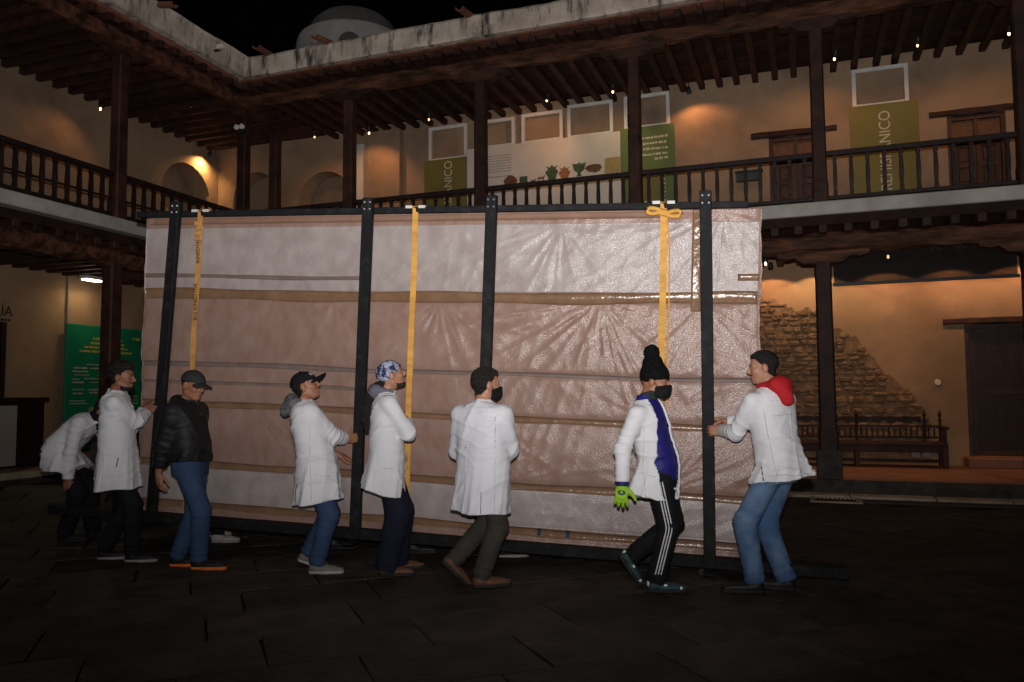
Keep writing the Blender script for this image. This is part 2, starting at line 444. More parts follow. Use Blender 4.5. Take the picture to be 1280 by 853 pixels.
def wall_mesh(name, along, plane, thick, a0, a1, z0, z1, openings):
    """upright wall with openings (a0, a1, zbase, ztop, arched); along 'x' (plane = y) or 'y' (plane = x); thick goes backwards"""
    v, f = [], []
    def P(a, d, z):
        return (a, plane + d, z) if along == 'x' else (plane - d, a, z)
    def prism(poly):
        n = len(v)
        m = len(poly)
        for a, z in poly: v.append(P(a, 0, z))
        for a, z in poly: v.append(P(a, thick, z))
        f.append(tuple(n + i for i in range(m))); f.append(tuple(n + m + i for i in reversed(range(m))))
        for i in range(m):
            j = (i + 1) % m
            f.append((n + j, n + i, n + m + i, n + m + j))
    cur = a0
    for (p, q, zb, zt, arched) in sorted(openings):
        if p > cur: prism([(cur, z0), (p, z0), (p, z1), (cur, z1)])
        if zb > z0: prism([(p, z0), (q, z0), (q, zb), (p, zb)])
        if arched:
            r = (q - p) / 2; c = (p + q) / 2; sp = zt - r * arched
            N = 14
            for i in range(N):
                t0, t1 = math.pi - math.pi * i / N, math.pi - math.pi * (i + 1) / N
                x0_, x1_ = c + r * math.cos(t0), c + r * math.cos(t1)
                prism([(x0_, sp + r * arched * math.sin(t0)), (x1_, sp + r * arched * math.sin(t1)), (x1_, z1), (x0_, z1)])
        else:
            prism([(p, zt), (q, zt), (q, z1), (p, z1)])
        cur = q
    if cur < a1: prism([(cur, z0), (a1, z0), (a1, z1), (cur, z1)])
    me = mesh(name, v, f)
    bm = bmesh.new(); bm.from_mesh(me); bmesh.ops.remove_doubles(bm, verts=bm.verts[:], dist=1e-5)
    bmesh.ops.recalc_face_normals(bm, faces=bm.faces[:]); bm.to_mesh(me); bm.free()
    return me

# ------------------------------------------------------------------ ground
def gz(x):
    return max(0.0, -6.5 - x) * 0.088
gx = sorted(set([-150, -60, -30, -16, -9.9, -6.5, 0, 30, 60, 150]))
gy = [-150, -40, 0, 6, 12, 20, 40, 150]
v, f = [], []
for y in gy:
    for x in gx:
        v.append((x, y, min(gz(x), 0.299) - 0.03))
for j in range(len(gy) - 1):
    for i in range(len(gx) - 1):
        n = j * len(gx) + i
        f.append((n, n + 1, n + 1 + len(gx), n + len(gx)))
ground = tag(obj("ground", mesh("ground", v, f), "joint"), kind="structure")
PA = R(42)
pa, pb = Vector((math.cos(PA), math.sin(PA), 0)), Vector((-math.sin(PA), math.cos(PA), 0))
def slab_mesh(l, w, sd):
    rr = random.Random(sd)
    g = 0.0045
    v = []
    for (sx, sy) in ((-1, -1), (1, -1), (1, 1), (-1, 1)):
        v.append((sx * (l / 2 - g) + rr.uniform(-.008, .008), sy * (w / 2 - g) + rr.uniform(-.006, .006), -0.05))
    top = [(x * 0.996, y * 0.994, rr.uniform(-.005, .002)) for x, y, z in v]
    mid = [(x, y, -0.009) for x, y, z in v]
    vv = v + mid + top
    ff = [(8, 9, 10, 11)]
    for k in range(4):
        j = (k + 1) % 4
        ff += [(k, j, 4 + j, 4 + k), (4 + k, 4 + j, 8 + j, 8 + k)]
    return mesh("paving_slab", vv, ff)
SL, SW = 0.92, 0.60
slabs = [slab_mesh(SL, SW, i) for i in range(9)]
cnt = 0
for j in range(-24, 30):
    for i in range(-24, 30):
        c = pa * ((i + (0.5 if j % 2 else 0) + 0.13 * math.sin(j * 2.3)) * SL) + pb * (j * SW)
        if not (-9.4 < c.x < 4.6 and 1.5 < c.y < 11.5): continue
        d = c - Vector((CAM.x, CAM.y, 0)); dep = d.dot(Vector((fw.x, fw.y, 0)).normalized()); lat = d.dot(rt0)
        if dep < 3.2 or dep > 13.2 or abs(lat) > dep * 0.68 + 0.7: continue
        if cnt >= 300: continue
        cnt += 1
        o = obj("paving_slab", slabs[(i * 5 + j * 3) % 9], "paving", ground, loc=(c.x, c.y, gz(c.x)), rot=(Matrix.Rotation(math.atan(.088) if c.x < -6.5 else 0, 3, 'Y') @ Matrix.Rotation(PA + (math.pi if (i + j) % 2 else 0), 3, 'Z')).to_euler())

# arcade floors, steps and kerbs
pf = tag(box("arcade_floor", (-9.948, 12.30, -0.03), (6.5, 15.3, 0.20), "floor_tile"), kind="structure")
box("step_riser", (-9.85, 12.22, -0.03), (6.5, 12.297, 0.196), "step_stone", pf)
pl = tag(box("arcade_pavement", (-13.2, 3.5, -0.03), (-9.95, 15.3, 0.40), "floor_tile"), kind="structure")
box("step_riser", (-9.947, 3.5, -0.03), (-9.90, 12.2, 0.347), "step_stone", pl)
for i in range(9):
    box("kerb_stone", (-10.12, 3.5 + i * 0.97 + .006, 0.35), (-9.86, 3.5 + (i + 1) * 0.97 - .006, 0.425), "kerb_stone", pl, 0.01)
kp = tag(box("gutter_path", (-8.9, 11.55, -0.029), (6.5, 12.22, -0.004), "step_stone"), kind="structure")
kx = -8.9
for i in range(15):
    w = random.uniform(0.85, 1.15)
    box("kerb_stone", (kx + .006, 11.80 + random.uniform(-.01, .01), -0.02), (kx + w - .006, 12.12, 0.03 + random.uniform(-.004, .004)), "kerb_stone", kp, 0.01)
    kx += w
dg = thing("drain_grate", "dark iron drain grate in a pale stone frame before the arcade step", "drain", (0.33, 11.55, 0))
for lo, hi in [((0.02, 11.28, -.02), (0.66, 11.36, .012)), ((0.02, 11.72, -.02), (0.66, 11.79, .012)), ((0.02, 11.363, -.02), (0.09, 11.717, .012)), ((0.59, 11.363, -.02), (0.66, 11.717, .012))]:
    box("frame", lo, hi, "kerb_stone", dg)
box("pit", (0.093, 11.364, -.02), (0.587, 11.716, -.008), "iron", dg)
for i in range(9):
    box("bar", (0.11 + i * .053, 11.365, -.007), (0.135 + i * .053, 11.715, .008), "iron", dg)

# ------------------------------------------------------------------ the back range of the courtyard
YC, YW = 12.38, 15.20
br = thing("courtyard_building", "two-storey colonial range with timber gallery behind the wrapped crate", "building", (-3, 13.5, 0))
UW = wall_mesh("upper_wall", 'x', YW, 0.45, -13.4, 6.5, 4.0, 8.0, [(-0.49, 0.46, 4.2, 6.12, 0), (2.43, 3.31, 4.2, 6.15, 0), (-10.75, -9.35, 4.2, 6.50, 1.0), (-12.55, -11.35, 4.2, 6.68, 1.0)])
uw = obj("upper_wall", UW, "plaster", br)
LW = wall_mesh("lower_wall", 'x', YW, 0.45, -13.4, 6.5, 0.0, 3.997, [(2.55, 4.40, 0.36, 2.56, 0)])
lw = obj("lower_wall", LW, "plaster_lower", br)
box("niche_wall", (-13.4, 15.95, 4.0), (-8.9, 16.1, 8.0), "plaster", br)
box("pilaster", (-8.92, 15.02, 4.2), (-8.05, YW - .002, 7.19), "plaster", br)
box("white_board", (-9.22, 15.14, 4.2), (-8.925, YW - .002, 7.0), "panel_white", br)
obj("conduit", tube_mesh("conduit", [(-8.78, 15.0, 4.2), (-8.78, 15.0, 7.15)], .012), "grey_metal", br)
box("floor_slab", (-9.868, 12.26, 4.002), (6.5, 15.197, 4.20), "lime", br, 0.012)
COLX = [-7.65, -5.07, -2.42, 0.30, 2.91]

def column_mesh(w, z0, z1):
    prof = [(1.12, 0), (1.12, .10), (1.0, .13), (0.97, .5), (0.94, .9), (1.0, .93), (1.0, 1.0)]
    v, f = [], []
    sec = [(-1, -.78), (-.78, -1), (.78, -1), (1, -.78), (1, .78), (.78, 1), (-.78, 1), (-1, .78)]
    for s, t in prof:
        for a, b2 in sec: v.append((a * s * w / 2, b2 * s * w / 2, z0 + (z1 - z0) * t))
    for i in range(len(prof) - 1):
        for k in range(8):
            a, b2 = i * 8 + k, i * 8 + (k + 1) % 8
            f.append((a, b2, b2 + 8, a + 8))
    f.append(tuple(range(7, -1, -1))); f.append(tuple(6 * 8 + k for k in range(8)))
    return mesh("column", v, f)
ucol = column_mesh(0.20, 4.20, 6.80)
lcol = column_mesh(0.235, 0.60, 3.32)
def bracket_mesh(along, half, z0, z1, w):
    pr = [(-half, z1), (-half, z1 - (z1 - z0) * .35), (-half * .8, z1 - (z1 - z0) * .55), (-half * .62, z1 - (z1 - z0) * .45), (-half * .45, z0 + .01), (-half * .2, z0),
          (half * .2, z0), (half * .45, z0 + .01), (half * .62, z1 - (z1 - z0) * .45), (half * .8, z1 - (z1 - z0) * .55), (half, z1 - (z1 - z0) * .35), (half, z1)]
    v = []; n = len(pr)
    for s in (-1, 1):
        for a, z in pr: v.append((a, s * w / 2, z) if along == 'x' else (s * w / 2, a, z))
    f = [tuple(range(n)), tuple(range(2 * n - 1, n - 1, -1))] + [(i, (i + 1) % n, n + (i + 1) % n, n + i) for i in range(n)]
    me = mesh("bracket", v, f)
    bm = bmesh.new(); bm.from_mesh(me); bmesh.ops.recalc_face_normals(bm, faces=bm.faces[:]); bm.to_mesh(me); bm.free()
    return me
ubr = bracket_mesh('x', 0.52, 6.78, 6.96, 0.19)
lbr = bracket_mesh('x', 0.62, 3.30, 3.47, 0.22)
ped = boxes_mesh("pedestal", [((-.17, -.17, 0.19), (.17, .17, 0.62))], 0.02)
for x in COLX:
    c = obj("column", ucol, "wood", br, loc=(x, YC, 0)); obj("bracket", ubr, "wood", c, loc=(x, YC, 0))
    c = obj("column", lcol, "wood", br, loc=(x, YC, 0)); obj("bracket", lbr, "rough_wood", c, loc=(x, YC, 0)); obj("pedestal", ped, "step_stone", c, loc=(x, YC, 0))
hewn("eave_beam", (-9.9, YC - .11, 6.955), (6.5, YC + .11, 7.195), "rough_wood", br, 0, 0.013, seed=3)
hewn("floor_beam", (-9.9, YC - .13, 3.465), (6.5, YC + .13, 3.715), "rough_wood", br, 0, 0.018, seed=5)
hewn("wall_plate", (-9.9, 12.10, 7.345), (6.5, 12.24, 7.42), "terracotta", br, 0, 0.006, seed=8)
# rafters / joists with planks above
raft = boxes_mesh("rafter", [((-.055, 12.02, 7.20), (.055, YW - .003, 7.315))], .012)
jois = boxes_mesh("joist", [((-.06, 12.16, 3.72), (.06, YW - .003, 3.85))], .012)
n = int((6.4 + 9.75) / 0.335)
for i in range(n + 1):
    x = -9.72 + i * 0.335 + random.uniform(-.02, .02)
    obj("rafter", raft, "wood", br, loc=(x, 0, random.uniform(-.008, .004)))
    if x > -9.5: obj("joist", jois, "wood", br, loc=(x, 0, random.uniform(-.006, 0)))
pb1 = boxes_mesh("ceiling_plank", [((-9.85, -.094, 7.318), (6.5, .094, 7.345))])
pb2 = boxes_mesh("floor_plank", [((-9.85, -.094, 3.853), (6.5, .094, 3.99))])
for i in range(15):
    y = 12.36 + i * 0.198
    if y + .1 < YW:
        obj("ceiling_plank", pb1, "board", br, loc=(0, y, random.uniform(0, .004)))
        obj("floor_plank", pb2, "board", br, loc=(0, y, random.uniform(0, .004)))
roof = box("roof_deck", (-13.4, 12.14, 7.43), (6.5, 16.1, 7.50), "terracotta", br)
# eave tiles between rafter tails
tl = boxes_mesh("eave_tile", [((-.155, 11.98, 7.322), (.155, 12.10, 7.352))], .006)
for i in range(n + 1):
    obj("eave_tile", tl, "terracotta", br, loc=(-9.55 + i * 0.335, random.uniform(-.01, .01), random.uniform(0, .012)))

def parapet_mesh(name, axis, a0, a1, d0, d1, z0, z1, seed):
    rr = random.Random(seed); v, f = [], []; n = int((a1 - a0) / .16)
    ph = [rr.uniform(0, 6) for _ in range(6)]
    for i in range(n + 1):
        a = a0 + (a1 - a0) * i / n
        e = .012 * math.sin(a * 1.1 + ph[0]) + .008 * math.sin(a * 3.7 + ph[1]) + rr.uniform(-.006, .006)
        g2 = .008 * math.sin(a * 2.3 + ph[2]) + rr.uniform(-.004, .004)
        for d, z in ((d0 + g2, z0 + .01 + e * .4), (d0 - .015 + g2, z0 + .05), (d0 + g2, (z0 + z1) / 2), (d0 + .01 + g2, z1 - .05 + e), (d0 + .05, z1 + e), (d1, z1 + e), (d1, z0)):
            v.append((a, d, z) if axis == 'x' else (d, a, z))
    for i in range(n):
        for k in range(7):
            a, b2 = i * 7 + k, i * 7 + (k + 1) % 7
            f.append((a, b2, b2 + 7, a + 7))
    f.append(tuple(range(6, -1, -1))); f.append(tuple(n * 7 + k for k in range(7)))
    me = mesh(name, v, f)
    bm = bmesh.new(); bm.from_mesh(me); bmesh.ops.recalc_face_normals(bm, faces=bm.faces[:]); bm.to_mesh(me); bm.free()
    return me
par = obj("parapet", parapet_mesh("parapet", 'x', -9.72, 6.5, 12.03, 12.28, 7.42, 7.83, 4), "parapet", br)
def spout(x, y, z, dx, dy, parent, nm="rain_spout"):
    v, f = [], []
    L, N = 0.50, 9
    for e in range(2):
        for rad in (0.075, 0.055):
            for k in range(N):
                t = math.pi + math.pi * k / (N - 1)
                w, h = rad * math.cos(t), rad * math.sin(t)
                l = e * L - .15
                v.append((x + dx * l - dy * w, y + dy * l + dx * w, z + h - .16 * e * L + .04))
    def q(e, r, k): return e * 2 * N + r * N + k
    for k in range(N - 1):
        f += [(q(0, 0, k), q(0, 0, k + 1), q(1, 0, k + 1), q(1, 0, k)), (q(0, 1, k), q(1, 1, k), q(1, 1, k + 1), q(0, 1, k + 1)),
              (q(1, 0, k), q(1, 0, k + 1), q(1, 1, k + 1), q(1, 1, k))]
    f += [(q(0, 0, 0), q(1, 0, 0), q(1, 1, 0), q(0, 1, 0)), (q(0, 0, N - 1), q(0, 1, N - 1), q(1, 1, N - 1), q(1, 0, N - 1))]
    return obj(nm, mesh("spout", v, f), "terracotta", parent, smooth=False)
spout(-7.95, 12.0, 7.84, 0, -1, par); spout(-5.15, 12.0, 7.84, 0, -1, par); spout(-9.25, 12.0, 7.84, 0.2, -1, par)

# railings
def baluster(z0, z1, w):
    pr = [(1, 0), (1, .12), (.72, .15), (.95, .30), (1.05, .5), (.95, .70), (.72, .85), (1, .88), (1, 1)]
    v, f = [], []
    for s, t in pr:
        for a, b2 in ((-1, -1), (1, -1), (1, 1), (-1, 1)): v.append((a * s * w / 2, b2 * s * w / 2, z0 + (z1 - z0) * t))
    for i in range(len(pr) - 1):
        for k in range(4):
            a, b2 = i * 4 + k, i * 4 + (k + 1) % 4
            f.append((a, b2, b2 + 4, a + 4))
    f += [(3, 2, 1, 0), tuple((len(pr) - 1) * 4 + k for k in range(4))]
    return mesh("baluster", v, f)
bal = baluster(4.285, 4.885, 0.052)
rail = obj("railing", boxes_mesh("railing", [((-9.9, YC - .045, 4.88), (6.5, YC + .045, 4.955)), ((-9.9, YC - .03, 4.235), (6.5, YC + .03, 4.29))], .006), "dark_wood", br)
allx = [-10.0] + COLX + [5.5]
for a, b2 in zip(allx[:-1], allx[1:]):
    k = int(round((b2 - a - .2) / 0.212))
    for i in range(k):
        x = a + .1 + (b2 - a - .2) * (i + .5) / k
        if x < 4.6: obj("baluster", bal, "dark_wood", rail, loc=(x, YC, 0))
for xx in COLX: box("rail_foot", (xx - .5, YC - .02, 4.197), (xx - .44, YC + .02, 4.24), "dark_wood", rail)

# doors
def door(parent, x0, x1, z0, z1, leaves, mat, transom=False, lattice=False):
    y = YW + .10
    fr = .07
    d = obj("door", boxes_mesh("door", [((x0, YW + .03, z0), (x0 + fr, y + .08, z1)), ((x1 - fr, YW + .03, z0), (x1, y + .08, z1)), ((x0 + fr, YW + .03, z1 - fr), (x1 - fr, y + .08, z1)),
                                        ((x0 + fr, y + .045, z0), (x1 - fr, y + .075, z1 - fr))]), mat, parent)
    zt = z1 - fr
    if transom:
        zt = z1 - .42
        box("transom_bar", (x0 + fr, YW + .04, zt - .03), (x1 - fr, y + .05, zt + .03), mat, d)
        m_ = (x0 + x1) / 2
        box("transom_mullion", (m_ - .03, YW + .05, zt + .03), (m_ + .03, y + .05, z1 - fr), mat, d)
        for p, q in ((x0 + fr, m_ - .03), (m_ + .03, x1 - fr)):
            box("transom_pane", (p, y + .01, zt + .03), (q, y + .02, z1 - fr), "art_brown", d)
        zt -= .03
    lw_ = (x1 - x0 - 2 * fr) / leaves
    for l in range(leaves):
        a = x0 + fr + l * lw_ + .008; c = a + lw_ - .016
        st = .075
        box("stile", (a, y, z0 + .01), (a + st, y + .04, zt), mat, d); box("stile", (c - st, y, z0 + .01), (c, y + .04, zt), mat, d)
        nr = 5 if not lattice else 3
        for k in range(nr):
            zz = z0 + .01 + (zt - z0 - .09) * k / (nr - 1)
            box("rail", (a + st, y + .002, zz), (c - st, y + .038, zz + .08), mat, d)
            if k < nr - 1:
                z2 = z0 + .01 + (zt - z0 - .09) * (k + 1) / (nr - 1)
                if lattice:
                    bl = []
                    w, h = c - a - 2 * st, z2 - zz - .08
                    v, f = [], []
                    for s in (-1, 1):
                        m2 = -int(h / .07) - 1
                        while m2 * .07 < w:
                            # diagonal lath clipped to the panel
                            xs, xe = m2 * .07, m2 * .07 + h
                            t0, t1 = max(0, -xs), min(h, w - xs)
                            if t1 - t0 > .02:
                                pts = []
                                for t, off in ((t0, -.01), (t1, -.01), (t1, .01), (t0, .01)):
                                    px, pz = xs + t + off * .7, t - off * .7
                                    if s < 0: px = w - px
                                    pts.append((a + st + min(max(px, 0), w), zz + .08 + min(max(pz, 0), h)))
                                nn = len(v)
                                yy = y + (.012 if s > 0 else .022)
                                for (px, pz) in pts: v.append((px, yy, pz))
                                for (px, pz) in pts: v.append((px, yy + .01, pz))
                                f += [(nn, nn + 1, nn + 2, nn + 3), (nn + 7, nn + 6, nn + 5, nn + 4), (nn, nn + 4, nn + 5, nn + 1), (nn + 1, nn + 5, nn + 6, nn + 2), (nn + 2, nn + 6, nn + 7, nn + 3), (nn + 3, nn + 7, nn + 4, nn)]
                            m2 += 1
                    lo_ = obj("lattice", mesh("lattice", v, f), mat, d); lo_["kind"] = "stuff"
                else:
                    o = obj("panel", boxes_mesh("panel", [((a + st + .02, y + .008, zz + .10), (c - st - .02, y + .034, z2 - .02))], .012), mat, d)
    return d
door(br, -0.49, 0.46, 4.2, 6.12, 2, "door_wood", transom=True)
door(br, 2.43, 3.31, 4.2, 6.15, 2, "door_wood", transom=True)
door(br, 2.55, 4.40, 0.36, 2.56, 2, "door_dark", lattice=True)
box("door_step", (2.45, 14.72, 0.198), (4.6, YW - .003, 0.36), "floor_tile", br, 0.015)
for a, b2, z in ((-.80, .68, 6.125), (2.16, 3.56, 6.155), (2.24, 4.7, 2.565)):
    hewn("lintel", (a, YW - .05, z), (b2, YW + .05, z + .105), "wood", br, 0, 0.006, seed=int(a * 10) + 30)

# exposed rubble masonry where the plaster has come away
def patch_top(x):
    px = [-1.6, -.7, -.17, .2, .55, .9, 1.18, 1.45, 1.62, 1.92, 2.0]
    pz = [3.2, 3.13, 2.98, 2.86, 2.62, 2.30, 2.0, 1.62, 1.44, 1.20, 0.8]
    return float(np.interp(x, px, pz)) + .05 * math.sin(x * 9) + .035 * math.sin(x * 23) + .02 * math.sin(x * 61)
v = []; f = []
N = 60
for i in range(N + 1):
    x = -1.5 + 3.45 * i / N
    for yy in (YW - .016, YW - .002):
        v.append((x, yy, 0.3)); v.append((x, yy, max(.35, patch_top(x))))
for i in range(N):
    a = i * 4
    f += [(a, a + 4, a + 5, a + 1), (a + 1, a + 5, a + 7, a + 3)]
f += [(0, 1, 3, 2), (N * 4, N * 4 + 2, N * 4 + 3, N * 4 + 1)]
obj("mortar_bed", mesh("mortar_bed", v, f), "mortar", lw)
rr = random.Random(11)
def stone_mesh(w, h, sd):
    r2_ = random.Random(sd); v = []
    k = 9
    ring = []
    for i in range(k):
        t = 2 * math.pi * i / k + r2_.uniform(-.15, .15)
        c_, s_ = math.cos(t), math.sin(t)
        e = .55
        ring.append((math.copysign(abs(c_) ** e, c_) * w / 2 * r2_.uniform(.85, 1.05), math.copysign(abs(s_) ** e, s_) * h / 2 * r2_.uniform(.8, 1.05)))
    dp = r2_.uniform(.018, .055)
    for x, z in ring: v.append((x, 0, z))
    for x, z in ring: v.append((x * .93, -dp * .7, z * .9))
    for x, z in ring: v.append((x * .62, -dp * r2_.uniform(.9, 1.2), z * .6))
    f = [tuple(2 * k + i for i in reversed(range(k)))]
    for L in (0, 1):
        for i in range(k):
            j = (i + 1) % k
            f.append((L * k + i, L * k + k + i, L * k + k + j, L * k + j))
    me = mesh("stone", v, f)
    bm = bmesh.new(); bm.from_mesh(me); bmesh.ops.recalc_face_normals(bm, faces=bm.faces[:])
    bm.to_mesh(me); bm.free()
    return me
z = 0.52; sc = 0
while z < 3.2:
    h = rr.choice((.065, .08, .095, .11, .14))
    x = -0.98 + rr.uniform(0, .2)
    while x < 1.95:
        w = rr.uniform(.12, .36) if h < .09 else rr.uniform(.10, .26)
        edge = patch_top(x + w / 2) - z - h
        cx_ = x + w / 2
        if edge > -.03 and rr.random() > (.45 if edge < .12 else .08) and sc < 290:
            obj("stone", stone_mesh(w - .012, h - .010, sc), "rubble", lw, loc=(cx_, YW - .013, z + h / 2 + rr.uniform(-.014, .014)), rot=(rr.uniform(-.06, .06), rr.uniform(-.13, .13), rr.uniform(-.05, .05)), smooth=False)
            sc += 1
        x += w
    z += h

# ------------------------------------------------------------------ the left range
XC, XW = -10.0, -13.0
lr = thing("side_building", "two-storey colonial side range with a timber gallery meeting the courtyard corner", "building", (-11.5, 8.5, 0))
uwl = obj("upper_wall", wall_mesh("upper_wall", 'y', XW, 0.45, 3.5, YW - .003, 4.0, 8.0, [(13.42, 14.92, 4.2, 6.72, 1.0)]), "plaster", lr)
box("niche_wall", (-13.75, 13.2, 4.0), (-13.6, YW - .004, 7.9), "plaster", lr)
lwl = obj("lower_wall", wall_mesh("lower_wall", 'y', XW, 0.45, 3.5, YW - .003, 0.0, 3.997, [(8.6, 9.95, 0.4, 2.75, 0)]), "plaster_lower", lr)
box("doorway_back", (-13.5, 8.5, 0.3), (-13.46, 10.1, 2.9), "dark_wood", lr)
box("door_jamb", (-13.40, 9.86, 0.40), (-12.98, 9.947, 2.745), "dark_wood", lr)
box("floor_slab", (-13.0 + .003, 3.5, 4.002), (-9.87, YW - .004, 4.20), "lime", lr, 0.012)
for y in (12.38, 9.42, 6.45, 4.0):
    c = obj("column", ucol, "wood", lr, loc=(XC, y, 0)); obj("bracket", bracket_mesh('y', 0.52, 6.78, 6.96, 0.19), "wood", c, loc=(XC, y, 0))
    c = obj("column", lcol, "wood", lr, loc=(XC - .06, y, 0.20)); obj("pedestal", ped, "step_stone", c, loc=(XC - .06, y, 0.20))
obj("column", ucol, "wood", lr, loc=(-10.0, 13.35, 0))
hewn("eave_beam", (XC - .11, 3.5, 6.957), (XC + .11, 12.60, 7.197), "rough_wood", lr, 1, 0.013, seed=13)
hewn("floor_beam", (XC - .19, 3.5, 3.467), (XC + .07, 12.60, 3.717), "rough_wood", lr, 1, 0.018, seed=15)
raft2 = boxes_mesh("rafter", [((XW + .003, -.055, 7.203), (-9.78, .055, 7.318))], .012)
jois2 = boxes_mesh("joist", [((XW + .003, -.06, 3.723), (-9.92, .06, 3.85))], .012)
for i in range(35):
    y = 3.6 + i * 0.34 + random.uniform(-.02, .02)
    if y > 15.0: break
    if y < 11.9: obj("rafter", raft2, "wood", lr, loc=(0, y, random.uniform(-.008, .004)))
    elif y > 12.1:
        obj("rafter", boxes_mesh("rafter", [((XW + .003, -.055, 7.203), (-9.93, .055, 7.318))], .012), "wood", lr, loc=(0, y, 0))
    obj("joist", jois2, "wood", lr, loc=(0, y, random.uniform(-.006, 0)))
pb3 = boxes_mesh("ceiling_plank", [((-.094, 3.5, 7.322), (.094, YW - .003, 7.349))])
pb4 = boxes_mesh("floor_plank", [((-.094, 3.5, 3.853), (.094, YW - .003, 3.99))])
for i in range(15):
    x = XW + .1 + i * 0.198
    if x < -9.98:
        obj("ceiling_plank", pb3, "board", lr, loc=(x, 0, random.uniform(0, .004)))
    if x < -9.98:
        obj("floor_plank", pb4, "board", lr, loc=(x, 0, random.uniform(0, .004)))
hewn("wall_plate", (-9.97, 3.5, 7.345), (-9.83, 12.0, 7.42), "terracotta", lr, 1, 0.006, seed=18)
box("roof_deck", (-13.4, 3.5, 7.432), (-9.87, 12.13, 7.502), "terracotta", lr)
par2 = obj("parapet", parapet_mesh("parapet", 'y', 3.5, 12.29, -9.73, -9.98, 7.42, 7.83, 9), "parapet", lr)
spout(-9.75, 9.9, 7.84, 1, 0, par2)
rail2 = obj("railing", boxes_mesh("railing", [((XC - .045, 3.5, 4.86), (XC + .045, 12.3, 4.935)), ((XC - .03, 3.5, 4.233), (XC + .03, 12.3, 4.29)), ((XC - .02, 3.5, 4.50), (XC + .02, 12.3, 4.53))], .006), "dark_wood", lr)
y = 3.8
while y < 12.25:
    obj("baluster", bal, "dark_wood", rail2, loc=(XC, y, -.015)); y += 0.205
obj("conduit", tube_mesh("conduit", [(-12.97, 11.14, 2.6), (-12.97, 11.14, 3.72)], .018), "grey_metal", lr)

# ------------------------------------------------------------------ dome of the church beyond the roofs
dm = thing("church_dome", "pale church dome and drum standing beyond the parapet", "dome", (-18.4, 30.0, 7.0))
def place(me, x, y, z):
    me.transform(Matrix.Translation((x, y, z))); return me
obj("drum", place(lathe("drum", [(2.48, 0), (2.48, 9.55), (2.45, 9.8), (2.36, 10.05), (2.2, 10.15)], 40), -18.4, 30, 7.0), "dome_lime", dm, smooth=True)
obj("cupola", place(lathe("cupola", [(2.0, 0), (1.97, .4), (1.78, .8), (1.45, 1.1), (.95, 1.32), (.4, 1.42), (.05, 1.44)], 40), -18.4, 30, 17.0), "dome_dark", dm, smooth=True)
ang = R(-62)
wx, wy = -18.4 + 2.44 * math.cos(ang), 30 + 2.44 * math.sin(ang)
me = boxes_mesh("window", [((-.45, -.12, 0), (.45, .12, 1.0))], .02); me.transform(Matrix.Translation((wx, wy, 15.0)) @ Matrix.Rotation(ang + math.pi / 2, 4, 'Z'))
w_ = obj("window", me, "dome_dark", dm)
me = lathe("window_arch", [(.45, -.12), (.45, .12)], 20); me.transform(Matrix.Translation((wx, wy, 16.0)) @ Matrix.Rotation(ang + math.pi / 2, 4, 'Z') @ Matrix.Rotation(R(90), 4, 'X'))
obj("window_arch", me, "dome_dark", w_)

# ------------------------------------------------------------------ exhibition panels in the upper gallery
YP = 14.98
def exhibition(label, x0, x1, ztop, frames, mat, z0=4.22, base=(0, 0)):
    t = thing("exhibition_panel", label, "panel", ((x0 + x1) / 2, YP, 4.2))
    bd = box("board", (x0, YP - .03, 4.198), (x1, YP + .01, ztop), mat, t, .004)
    for a, b2, zt in frames:
        me = boxes_mesh("support_frame", [((a, YP + .012, 4.2), (a + .065, YP + .06, zt)), ((b2 - .065, YP + .012, 4.2), (b2, YP + .06, zt)), ((a + .065, YP + .012, zt - .065), (b2 - .065, YP + .06, zt)),
                                         ((a + .065, YP + .014, ztop - .02), (b2 - .065, YP + .058, ztop + .04))])
        obj("support_frame", me, "white_paint", t)
    return t, bd
def vertical_title(bd, x, z, size):
    me = text_mesh("PREHISPÁNICO", size, .002)
    k_ = 1.52 / max(v_.co.x for v_ in me.vertices); me.transform(Matrix.Diagonal((k_, k_ * 1.15, 1, 1)))
    me.transform(Matrix.Translation((x, YP - .034, z)) @ Matrix.Rotation(R(90), 4, 'X') @ Matrix.Rotation(R(90), 4, 'Z'))
    obj("lettering", me, "print_cream", bd)
def bars(bd, rows, mat, y, rr):
    """lines of small print, far too fine to read: short strokes in rows"""
    v, f = [], []
    for (xa, xb, z, h) in rows:
        x = xa
        while x < xb:
            w = min(rr.uniform(.5, 2.6) * h, xb - x)
            if w > h * .3:
                nn = len(v); v += boxv((x, y - .002, z + rr.uniform(-.1, .1) * h), (x + w, y, z + h * rr.uniform(.7, 1))); f += [tuple(i + nn for i in q) for q in BOXF]
            x += w + h * rr.uniform(.25, .6)
    if v: tag(obj("printed_lines", mesh("printed_lines", v, f), mat, bd), kind="stuff")
rr = random.Random(5)
t, bd = exhibition("olive green panel lettered PREHISPÁNICO beside the long white panel", -7.42, -6.46, 6.38, [(-7.34, -6.46, 7.10)], "panel_olive")
vertical_title(bd, -6.78, 4.80, 0.285)
t, bd = exhibition("long white wall panel with a row of printed artefacts in the upper gallery", -6.44, -3.21, 6.52, [(-6.20, -5.40, 7.10), (-5.25, -4.38, 7.12), (-4.28, -3.36, 7.18)], "panel_white")
bars(bd, [(-6.2, -5.45, 6.30 - i * .055, .022) for i in range(7)] + [(-6.0, -5.5, 5.86, .03)], "print_grey", YP - .03, rr)
